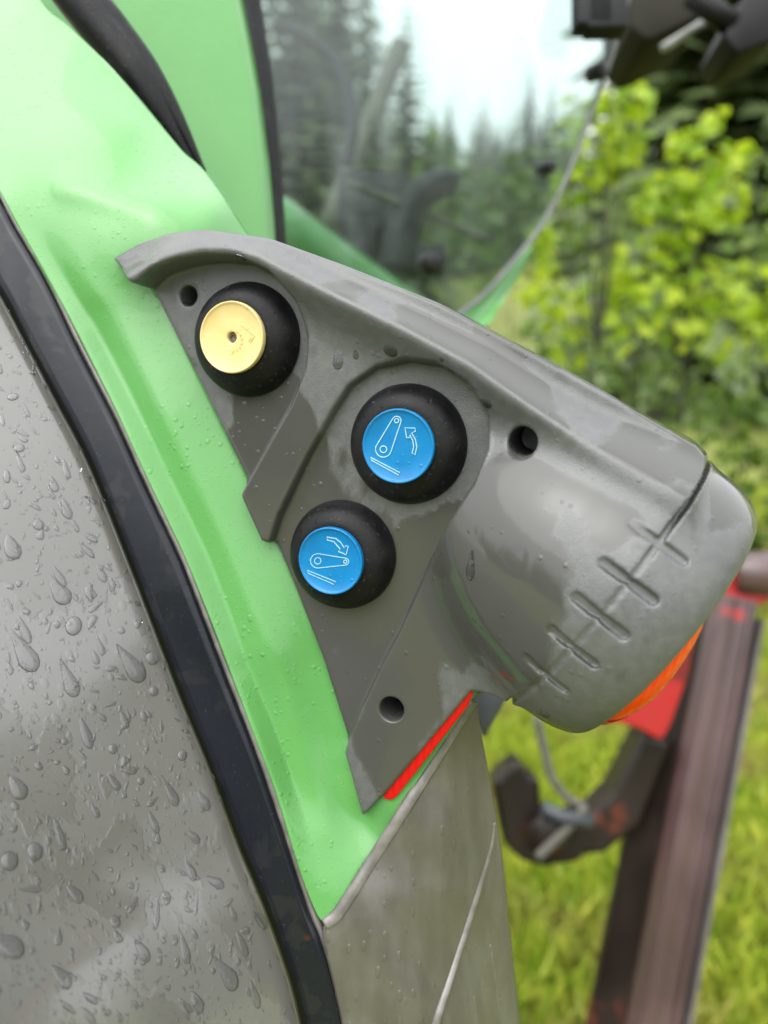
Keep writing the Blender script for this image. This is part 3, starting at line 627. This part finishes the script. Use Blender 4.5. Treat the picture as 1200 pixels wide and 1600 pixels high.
for px, py, r, k, el in [(528, 566, 9, 1, 1.3), (610, 548, 13, 0, .9), (760, 630, 10, 0, 1), (735, 893, 10, 2, 1.5), (376, 402, 13, 0, .8), (705, 580, 6, 0, 1), (690, 562, 4, 0, 1), (556, 556, 5, 1, 1.3)]:
    drop(BV_H, HOUSE, px, py, r, k, el, .22)
for px, py, r, k, el in [(470, 1245, 8, 1, 1.5), (478, 1290, 7, 1, 1.4), (455, 1215, 9, 0, 1.2), (500, 1360, 7, 1, 1.4), (516, 1330, 6, 0, 1), (445, 1225, 6, 1, 1.5), (530, 1305, 6, 1, 1.5), (485, 1335, 7, 0, 1.2), (505, 1400, 7, 1, 1.2)]:
    drop(BV_G, GREEN, px, py, r, k, el, .22)
def small_drops(name, bv, parent, pts):
    Vs, Fs, n = [], [], 0
    for px, py, rpx in pts:
        fr = drop_frame(bv, px, py)
        if not fr: continue
        hit, x, y, nr = [np.array(a) for a in fr]; r = rpx*((hit-C) @ F_)/FPX; v, f = SM[random.randrange(3)]
        el = random.choice((.8, 1, 1.3, 1.7, 2.3)); rt = random.gauss(0, .7); x, y = x*math.cos(rt)+y*math.sin(rt), y*math.cos(rt)-x*math.sin(rt)
        wob = 1+.18*np.sin(np.arctan2(v[:, 1], v[:, 0])*random.choice((2, 3))+random.random()*6)[:, None]; v = v*np.c_[wob, wob, np.ones(len(v))]
        Vs.append(hit-nr*r*.03+v[:, :1]*x*r+v[:, 1:2]*y*r*el+v[:, 2:]*nr*r*.27); Fs += [tuple(i+n for i in q) for q in f]; n += len(v)
    o = mk(name, np.vstack(Vs), Fs, M['waterg' if parent == GREEN else 'water'], parent); o['kind'] = 'stuff'; return o
SM = [drop_mesh(9, 3, t) for t in (0, .4, .8)]
pts = []
for _ in range(2600):
    x, y = random.uniform(-20, 470), random.uniform(470, 1620); pts.append((x, y, min(7, 1.0+random.expovariate(1/1.25))))
small_drops('small_drops', BV_F, FLARE, pts)
small_drops('small_drops', BV_G, GREEN, [(random.uniform(300, 560), random.uniform(900, 1430), min(4, 1+random.expovariate(1/.9))) for _ in range(420)])

def blob(parts, name, mat): o = mk(name, *join(parts), M[mat], TR); recalc(o); return o
# -- cab side: green panel, seals, window
def PD(pts, zs): return [D(x, y, z) for (x, y), z in zip(pts, zs)]
c0_, c1_, c2_ = D(60, -100, .50), D(400, 0, .56), D(400, 400, .545); cn_ = np.cross(c1_-c0_, c2_-c0_)
def CB(px, py): d = ray(px, py); return C+d*((c0_-C) @ cn_)/(d @ cn_)
cabp = [CB(*p) for p in [(-40, -160), (385, -160), (366, -20), (382, 60), (396, 140), (408, 250), (416, 400), (380, 420), (310, 330), (200, 200), (90, 80), (20, -20)]]
o = mk('cab_panel', *prism(cabp, -N*.02), M['green'], TR, smooth=False); recalc(o); bevel(o, .004); o['label'] = 'plain green cab side panel'
sl = spline([(40, -130), (100, -30), (150, 35), (205, 105), (250, 175), (285, 230), (312, 270)], 40); zs = np.linspace(.452, .462, 40)
o = mk('door_seal', *tube([D(p[0], p[1], z) for p, z in zip(sl, zs)], [.0125*(1-.82*sstep(i/39., .45, 1)) for i in range(40)], 12), M['rubber'], TR); recalc(o)
sb_ = spline([(75, -130), (132, -30), (182, 35), (232, 105), (272, 175), (300, 230), (318, 268)], 40)
o = mk('door_seal', *tube([D(p[0], p[1], z-.001) for p, z in zip(sb_, zs)], [.0062*(1-.7*sstep(i/39., .45, 1)) for i in range(40)], 10), M['rubber'], TR); recalc(o)
sl2 = spline([(372, -120), (384, 0), (402, 120), (415, 250), (424, 390), (432, 470)], 30)
o = mk('window_gasket', *tube([D(p[0], p[1], .575) for p in sl2], .0115, 12), M['rubber'], TR); recalc(o)
g0, g1, g2 = D(435, 375, .65), D(960, 60, .82), D(720, 490, .775)       # an upright pane turned towards the tractor's rear
gn = np.cross(g1-g0, g2-g0); gn /= np.linalg.norm(gn); gn = gn if gn @ F_ < 0 else -gn
def G(px, py, lift=0.): d = ray(px, py); return C+d*((g0+gn*lift-C) @ gn)/(d @ gn)
go = [(385, -180), (398, 0), (412, 200), (428, 390), (520, 430), (640, 480), (700, 500), (722, 489), (760, 458), (800, 412), (838, 365), (862, 325), (885, 280), (910, 215), (935, 145), (962, 65), (995, -60), (1020, -180)]
o = mk('side_window', *prism([G(*p) for p in go], -gn*.005), M['glass'], TR, smooth=False); WIN = recalc(o); WIN['label'] = 'frameless tinted rear side window'
eg = spline(go[6:], 60); o = mk('glass_edge', *tube([G(*p, .002) for p in eg], .0030, 8), M['edge'], WIN); recalc(o)
for px, py, r in [(853, 262, .0065), (932, 113, .0085), (672, 412, .0105)]:
    o = mk('window_bolt', *lathe([(r, -.012), (r, .006), (r*.8, .010), (r*.3, .011)], G(px, py), gn, np.cross(gn, [0, 0, 1])/np.linalg.norm(np.cross(gn, [0, 0, 1])), 20), M['dark'], WIN); recalc(o)
# cab frame under and behind the glass
o = mk('cab_sill', *prism(PD([(430, 372), (560, 440), (735, 520), (765, 505), (830, 400), (838, 385), (790, 440), (735, 500), (600, 470), (440, 400)], [.66, .70, .76, .77, .86, .86, .82, .76, .72, .66]), F_*.03), M['greenin'], TR, smooth=False); recalc(o)
def bar(name, a, b, r, mat, seg=8, flat=1.): o = mk(name, *tube([np.array(a)*(1-t)+np.array(b)*t for t in np.linspace(0, 1, 8)], r, seg, flat), M[mat], TR); recalc(o); return o
bevel(blob([prism(PD([(712, 512), (730, 480), (772, 446), (806, 408), (834, 380), (832, 392), (800, 440), (766, 490), (740, 525)], [.90]*9), F_*.03)], 'cab_corner_post', 'greenin'), .003)
bar('cab_sill_rail', D(380, 340, .95), D(700, 560, 1.15), .05, 'greenin', 10)
bar('cab_far_post', D(625, 70, 1.75), D(505, 370, 1.65), .022, 'olive', 8)
bar('grab_rail', D(540, 285, 1.05), D(760, 375, 1.15), .006, 'olive')
st = spline([D(x, y, 1.2) for x, y in ((430, 40), (480, 60), (530, 110), (550, 190), (540, 260))], 24); o = mk('steering_wheel', *tube(st, .010, 8), M['dark'], TR); recalc(o)
blob([tube(spline([D(x, y, 1.1) for x, y in ((620, 430), (628, 360), (650, 310), (690, 286), (712, 292))], 20), [.030-.012*i/19 for i in range(20)], 10)], 'control_lever', 'dark')
blob([box(D(585, 345, 1.2), R_*.055, U_*.06, F_*.04)], 'armrest_console', 'dark'); blob([box(D(565, 420, 1.15), R_*.02, U_*.07, F_*.03)], 'console_leg', 'dark')
blob([box(D(672, 405, .95), R_*.016, U_*.012, F_*.02), tube(PD([(655, 385), (690, 430)], [.95, .95]), .008, 8)], 'window_latch', 'dark')
# roof corner with lamps
bevel(blob([box(D(945, 0, .765), R_*.020, U_*.034, F_*.012), box(D(925, -30, .765), R_*.018, U_*.05, F_*.012), tube(PD([(958, -60), (972, 45)], [.76, .76]), .006, 8)], 'window_hinge', 'dark'))
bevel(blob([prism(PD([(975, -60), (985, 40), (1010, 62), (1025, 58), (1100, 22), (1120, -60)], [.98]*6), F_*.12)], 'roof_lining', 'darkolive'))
bar('roof_rim', D(1035, 76, .97), D(1105, 32, .97), .006, 'pale')
wl = bevel(blob([prism(PD([(1132, 55), (1152, 84), (1212, 62), (1240, -10), (1165, -10)], [.92]*5), F_*.08)], 'work_light', 'black')); wl['label'] = 'black work light under the cab roof'
blob([tube(PD([(1080, -10), (1120, 22), (1145, 40)], [.93]*3), .014, 8)], 'lamp_bracket', 'black')
# bits behind the lamp cup
bevel(blob([prism(PD([(735, 1060), (800, 1060), (792, 1095), (757, 1158), (742, 1120)], [.55]*5), F_*.05)], 'bracket_plate', 'bluegrey'))
# lower hitch link
def link_arm():
    z = 1.2
    arm = prism(PD([(1005, 1150), (1050, 1160), (1000, 1290), (945, 1335), (880, 1340), (880, 1290), (930, 1270), (960, 1240)], [z]*8), F_*.07)
    o = mk('lower_link', *arm, M['link'], TR, smooth=False); recalc(o); bevel(o, .008); o['label'] = 'dark greasy steel hitch link'
    hk = prism(PD([(770, 1225), (795, 1200), (812, 1190), (828, 1212), (845, 1222), (845, 1262), (858, 1282), (890, 1290), (925, 1278), (935, 1310), (905, 1348), (850, 1357), (815, 1346), (788, 1320)], [z-.03]*14), F_*.06)
    h_ = mk('hook', *hk, M['link'], o, smooth=False); recalc(h_); bevel(h_, .008)
    b_ = mk('hook_ball', *lathe([(.004, -.01), (.03, -.008), (.036, .01), (.030, .022), (.012, .026)], D(858, 1300, z-.04), -F_, R_, 20), M['link'], o); recalc(b_)
    c_ = mk('release_cord', *tube(spline(PD([(838, 1120), (850, 1170), (862, 1215), (888, 1248), (915, 1262)], [1.15]*5), 24), .0065, 8), M['cord'], o); recalc(c_)
    c_ = mk('release_cord', *tube(spline(PD([(915, 1262), (880, 1300), (840, 1340)], [1.13]*3), 16), .0075, 8), M['cord'], o); recalc(c_)
    t_ = mk('catch_pin', *tube(PD([(848, 1262), (875, 1275), (925, 1285)], [1.13]*3), .011, 8), M['bluegrey'], o); recalc(t_)
link_arm()
# rear wheel carrying the fender
wc = np.array([-.75, .62, .74]); 
tp = [(.44, -.16), (.58, -.20), (.70, -.19), (.735, -.12), (.74, 0), (.735, .12), (.70, .19), (.58, .20), (.44, .16)]
T_ = mk('rear_wheel', *lathe(tp, wc, np.array([0, 1., 0]), np.array([1., 0, 0]), 64), M['tyre'], TR); recalc(T_)
for i in range(20):
    for s in (-1, 1):
        t = 2*math.pi*(i+.5*(s > 0))/20; rd = np.array([math.cos(t), 0, math.sin(t)]); tg = np.array([-math.sin(t), 0, math.cos(t)]); v_, f_ = box(wc+rd*.735+np.array([0, s*.09, 0]), rd*.022, tg*.022+np.array([0, s*.02, 0]), np.array([0, .09, 0])+tg*.04*s)
        if (v_[:, 2] < 0.0).any(): v_[:, 2] = np.maximum(v_[:, 2], .0)
        o = mk('tread_lug', v_, f_, M['tyre'], T_, smooth=False); recalc(o)
o = mk('wheel_rim', *lathe([(.45, -.15), (.44, -.10), (.30, -.02), (.12, 0), (.10, -.06), (.01, -.06)], wc, np.array([0, 1., 0]), np.array([1., 0, 0]), 48), M['rimm'], T_); recalc(o)

# ------------------------------------------------------------------ implement frame behind the tractor
t0, t1 = D(1162, 900, 1.22), D(1030, 1600, 1.15); axis = t1-t0; axis /= np.linalg.norm(axis); gl = (t0[2])/-axis[2]; foot = t0+axis*gl
IM = empty('implement_frame', tuple(foot), 'rusty brown steel beam with red brackets standing behind the tractor', 'implement')
side = np.cross(axis, F_); side /= np.linalg.norm(side); side = side if side[0] > 0 else -side; dep = np.cross(axis, side); dep = dep if dep[1] > 0 else -dep
def chan(L0, L1, w0, w1):
    # front flange towards the camera, web turned to the side
    out = []
    for L_, w in ((L0, w0), (L1, w1)):
        c = t0+axis*L_
        for a, d_ in ((-.5, .07), (-.5, .02), (-.36, 0), (-.06, 0), (-.03, .008), (.27, .008), (.30, 0), (.42, 0), (.5, .012), (.5, .07)): out.append(c+side*a*w+dep*d_)
    n = 10; Fc = [(i, (i+1) % n, n+(i+1) % n, n+i) for i in range(n)]+[tuple(range(n)), tuple(range(2*n-1, n-1, -1))]; return np.array(out), Fc
bv_, bf_ = chan(.035, gl, .072, .080); bv_[:, 2] = np.maximum(bv_[:, 2], 0.0); o = mk('beam', bv_, bf_, M['steel'], IM, smooth=False); recalc(o); bevel(o, .003); o['label'] = 'rusty brown steel channel beam'
def web(L_, w): c = t0+axis*L_; return [c+side*a*w+dep*d_ for a, d_ in ((-.88, .07), (-.47, .03), (-.47, .045), (-.88, .085))]
wv = np.array(web(.05, .082)+web(gl, .09)); wv[:, 2] = np.maximum(wv[:, 2], 0); o = mk('beam_web', wv, [(0, 1, 2, 3), (7, 6, 5, 4)]+[(i, i+4, (i+1) % 4+4, (i+1) % 4) for i in range(4)], M['link'], IM, smooth=False); recalc(o)  # the link's dark steel paints the beam's shaded side onto this plate
def edge_(L_, w): c = t0+axis*L_; return [c+side*a*w+dep*d_ for a, d_ in ((.505, -.004), (.60, .002), (.60, .05), (.505, .05))]
ev = np.array(edge_(.06, .082)+edge_(gl, .088)); ev[:, 2] = np.maximum(ev[:, 2], 0); o = mk('beam_edge', ev, [(0, 1, 2, 3), (7, 6, 5, 4)]+[(i, i+4, (i+1) % 4+4, (i+1) % 4) for i in range(4)], M['lilac'], IM, smooth=False); recalc(o)  # lighter strip, the beam's side highlight put into its colour
def imp(name, parts, mat, b=.005): o = mk(name, *join(parts), M[mat], IM, smooth=False); recalc(o); bevel(o, b); return o
imp('top_bracket', [prism(PD([(1128, 905), (1150, 870), (1200, 868), (1215, 935), (1180, 950), (1130, 940)], [1.24]*6), F_*.08)], 'redsteel')
imp('bracket_plate', [prism(PD([(930, 1105), (985, 1050), (1050, 985), (1092, 960), (1078, 1050), (1050, 1130), (1035, 1160), (1000, 1140), (940, 1122)], [1.17]*9), F_*.03)], 'redsteel')
imp('side_tab', [prism(PD([(1160, 1040), (1176, 1046), (1180, 1085), (1165, 1100), (1150, 1098)], [1.24]*5), F_*.03)], 'redsteel')
o = mk('pivot_pin', *lathe([(.005, -.04), (.034, -.04), (.036, -.034), (.036, .05), (.005, .05)], D(1192, 895, 1.24), R_*.94-F_*.34, U_, 24), M['steel'], IM); recalc(o)

# ------------------------------------------------------------------ plants
def leaves(P, Nrm, size, fold=.25):
    n = len(P); a = rng.normal(size=(n, 3)); T = a-Nrm*(a*Nrm).sum(1)[:, None]; T /= np.linalg.norm(T, axis=1)[:, None]; B = np.cross(Nrm, T); s = size[:, None]
    v = [P-T*s*.5, P-T*s*.12+B*s*.42+Nrm*s*fold*.5, P+T*s*.25+B*s*.3+Nrm*s*fold*.4, P+T*s*.55-Nrm*s*.1, P+T*s*.25-B*s*.3+Nrm*s*fold*.4, P-T*s*.12-B*s*.42+Nrm*s*fold*.5]
    V = np.stack(v, 1).reshape(-1, 3); b = np.arange(n)[:, None]*6; return V, np.vstack([b+np.array([0, 1, 2, 3]), b+np.array([0, 3, 4, 5])])
def unit(n): a = rng.normal(size=(n, 3)); return a/np.linalg.norm(a, axis=1)[:, None]
def leafy(name, base, clumps, per, size, mat, label, cat, group=None, stems=True):
    root = empty(name, tuple(base), label, cat, group); base = np.array(base); Ps, Ns = [], []
    for c, r in clumps:
        n = int(per*(r/.3)**1.6)+8; d = unit(n); rad = r*(.35+.65*rng.random(n)**.6); p = np.array(c)+d*rad[:, None]*np.array([1, 1, .85]); Ps.append(p)
        nn = d*.6+unit(n)*.6+np.array([0, -.15, .55]); Ns.append(nn/np.linalg.norm(nn, axis=1)[:, None])
    P, Nn = np.vstack(Ps), np.vstack(Ns); V, Fc = leaves(P, Nn, size*(.6+.7*rng.random(len(P))))
    mk('crown', V, Fc, mat, root, smooth=False)
    if stems:
        parts = []; top = max(c[2] for c, r in clumps); cx = np.mean([c for c, r in clumps], 0)
        tr = spline([base-np.array([0, 0, .02]), base*.6+cx*.4+np.array([.03, 0, -.1]), np.array([cx[0], cx[1], top])], 14); parts.append(tube(tr, [.010-.007*i/13 for i in range(14)], 7))
        for c, r in clumps:
            c = np.array(c); k = tr[int(np.argmin(np.abs(tr[:, 2]-(base[2]+(c[2]-base[2])*.62))))]; parts.append(tube(spline([k, (k+c)/2+np.array([0, 0, -.04]), c], 8), [.006-.004*i/7 for i in range(8)], 5))
        o = mk('trunk', *join(parts), M['bark'], root); recalc(o)
    return root
def clump(px, py, z, rpx): return (tuple(D(px, py, z)), rpx*z/FPX)
def gnd(px, py, z): p = D(px, py, z); return (p[0], p[1], float(HZ(p[0], p[1])))
leafy('maple_sapling', gnd(940, 300, 3.0), [clump(*a) for a in [(975, 90, 3.0, 32), (955, 140, 2.9, 42), (985, 165, 3.0, 38), (940, 215, 3.0, 48), (985, 230, 3.1, 36), (920, 262, 3.0, 34), (965, 262, 3.05, 28), (890, 300, 3.1, 40), (905, 190, 3.1, 50)]], 60, .075, M['lime'], 'young lime green tree beside the side window edge', 'tree', 'young trees')
leafy('maple_sapling', gnd(1085, 400, 3.3), [clump(*a) for a in [(1108, 195, 3.3, 28), (1078, 222, 3.25, 30), (1130, 262, 3.3, 42), (1155, 248, 3.3, 26), (1090, 285, 3.2, 50), (1040, 300, 3.3, 38), (1130, 320, 3.35, 40), (1015, 325, 3.3, 34), (1085, 350, 3.2, 50), (1050, 380, 3.3, 48)]], 60, .075, M['lime'], 'young lime green tree with a narrow upright top shoot', 'tree', 'young trees')
leafy('maple_sapling', gnd(1000, 560, 3.4), [clump(*a) for a in [(960, 430, 3.4, 50), (1010, 440, 3.3, 55), (1070, 440, 3.4, 60), (1130, 460, 3.5, 60), (920, 470, 3.4, 50), (870, 480, 3.5, 45), (980, 500, 3.3, 60), (1060, 510, 3.4, 60), (1150, 520, 3.6, 60), (900, 530, 3.5, 55), (1190, 450, 3.5, 55), (845, 400, 3.5, 30), (850, 370, 3.4, 22), (830, 450, 3.5, 35), (1220, 520, 3.5, 60)]], 42, .08, M['lime'], 'broad lime green young tree spreading low over the bushes', 'tree', 'young trees')
bl = ['olive green bush behind the round lamp cup', 'mid green bush reaching up to the forest', 'mid green bush right of the lamp cup under the young trees', 'low green bush at the edge of the grass', 'dark leafy bush between the young trees']
bd = [[(830, 560, 4.3, 60), (880, 600, 4.2, 70), (940, 640, 4.2, 70), (1000, 690, 4.3, 60), (860, 520, 4.4, 55)], [(1000, 560, 4.8, 80), (1070, 600, 4.6, 80), (930, 560, 4.7, 60), (1010, 480, 4.9, 60), (930, 380, 5.0, 70), (880, 350, 5.0, 60), (1000, 330, 5.2, 60)],
    [(1130, 620, 4.3, 80), (1190, 680, 4.3, 80), (1090, 700, 4.2, 60), (1150, 740, 4.2, 60), (1230, 600, 4.4, 80)], [(1180, 800, 4.1, 60), (1130, 800, 4.2, 45), (1220, 860, 4.0, 60), (1190, 900, 4.0, 40), (1160, 850, 4.1, 40)], [(1190, 380, 5.2, 70), (1220, 300, 5.3, 60), (1170, 450, 5.0, 60), (1100, 480, 5.0, 50)]]
for l_, dd in zip(bl, bd):
    leafy('leafy_bush', gnd(dd[0][0]+20, dd[0][1], dd[0][2]), [clump(*a) for a in dd], 46, .085, M['mid'], l_, 'bush', 'bushes at the meadow edge')
for l_, dd in zip(['rounded green bush seen through the lower window glass', 'tall green bush seen through the middle of the window', 'pale green bush seen through the window beside its glass edge'],
        [[(560, 330, 9, 60), (610, 300, 9.5, 60), (640, 360, 9, 60), (580, 400, 9, 50)], [(680, 260, 10, 70), (720, 310, 10, 70), (690, 350, 9.5, 60), (740, 370, 10, 50)], [(790, 300, 9, 60), (830, 270, 9, 50), (800, 360, 9, 60), (760, 420, 9, 50)]]):
    leafy('leafy_bush', gnd(dd[0][0]+20, dd[0][1], dd[0][2]), [clump(*a) for a in dd], 14, .16, M['mid'], l_, 'bush', 'bushes beyond the cab')
# conifers: three shapes copied over the slope
def conifer(hgt, seed):
    r_ = np.random.default_rng(seed); Pv, Fq = [], []
    nw = 34; k = 0
    for i in range(nw):
        f = i/(nw-1); z = hgt*(.06+.92*f); L_ = hgt*.19*(1-f)**.85+.12; nb = 9 if f < .8 else 6
        for b in range(nb):
            t = 2*math.pi*(b+r_.random())/nb; d = np.array([math.cos(t), math.sin(t), 0]); s = np.array([-d[1], d[0], 0]); l = L_*(.7+.5*r_.random()); droop = -.22-.25*r_.random()+.3*f
            for q in range(5):
                a0, a1 = q/5., (q+1.25)/5.; w = l*.20*(1.1-a0)+.05
                p0 = np.array([0, 0, z])+d*l*a0+np.array([0, 0, droop*l*a0*a0]); p1 = np.array([0, 0, z])+d*l*a1+np.array([0, 0, droop*l*a1*a1-.1*w])
                for sg in (-1, 1):
                    e = p1*.4+p0*.6+s*sg*w*(1+.4*r_.random())+np.array([0, 0, -w*(.25+.5*r_.random())]); Pv += [p0, p1, e]; Fq.append((k, k+1, k+2)); k += 3
    cr = mesh_np('crown', np.array(Pv), np.array(Fq), False, M['fir']); v, f_ = tube([np.array([0, 0, hgt*t]) for t in np.linspace(-.01, .97, 8)], [hgt*.018*(1-t)+.01 for t in np.linspace(0, 1, 8)], 8)
    return cr, mesh_np('trunk', v, f_, True, M['bark'])
CON = [conifer(13, 1), conifer(16, 2), conifer(11, 3)]
def place_conifer(x, y, k, s, label, group):
    root = empty('conifer', (x, y, float(HZ(x, y))), label, 'tree', group)
    root.scale = (s, s, s); root.rotation_euler = (0, 0, random.random()*6.28)
    for nm, me in zip(('crown', 'trunk'), CON[k]):
        o = bpy.data.objects.new(nm, me); COL.objects.link(o); o.parent = root
cs = 0
for az, dist, k, s in [(20.5, 13, 0, 1.0), (24, 15, 1, 1.0), (27.5, 13.5, 0, 1.05), (31, 16, 1, 1.0), (22, 20, 1, 1.1), (28, 21, 1, 1.1), (34, 19, 0, 1.1), (25, 26, 1, 1.1), (23, 31, 1, 1.2), (31, 28, 1, 1.2)]:
    place_conifer(dist*math.sin(math.radians(az)), dist*math.cos(math.radians(az)), k, s, 'dark conifer of the tall wood behind the young trees', 'conifers behind the young trees')
for az, dist, k, s in [(-9, 24, 1, .85), (-6, 21, 0, .95), (-3.2, 24, 1, .85), (-12, 22, 0, 1.0), (-1.2, 29, 0, .95), (1.5, 33, 0, .88), (-5, 32, 1, .9), (-15, 24, 1, .9), (-18, 22, 0, 1)]:
    place_conifer(dist*math.sin(math.radians(az)), dist*math.cos(math.radians(az)), k, s, 'dark conifer seen through the tinted side window', 'conifers seen through the window')
for i in range(84):
    az = random.uniform(-3, 19); dist = random.uniform(40, 75)
    place_conifer(dist*math.sin(math.radians(az)), dist*math.cos(math.radians(az)), i % 3, random.uniform(.32, .62)*(1+.004*(dist-40)), 'small distant conifer on the wooded slope seen through the window', 'distant conifers on the slope')

def unseen_wood():  # out-of-view trees, put in and partly set closer to darken reflections
    Vs, Fs, n = [], [], 0
    for i in range(110):
        az = math.radians(75+210*i/109+random.uniform(-1, 1)); d = random.uniform(26, 36) if az < math.radians(135) else random.uniform(36, 54); me = CON[i % 3][0]; k = random.uniform(.7, 1.05)
        v = np.zeros(len(me.vertices)*3); me.vertices.foreach_get('co', v); v = v.reshape(-1, 3)*k; f = np.zeros(len(me.loops), np.int32); me.loops.foreach_get('vertex_index', f)
        Vs.append(v+np.array([d*math.sin(az), d*math.cos(az), 0])); Fs.append(f.reshape(-1, 3)+n); n += len(v)
    o = mk('unseen_wood', np.vstack(Vs), np.vstack(Fs), M['fir'], smooth=False, origin=(0, 0, 0)); tag(o, 'unseen conifer wood behind the camera, added for dark reflections', 'wood', kind='stuff')
unseen_wood()
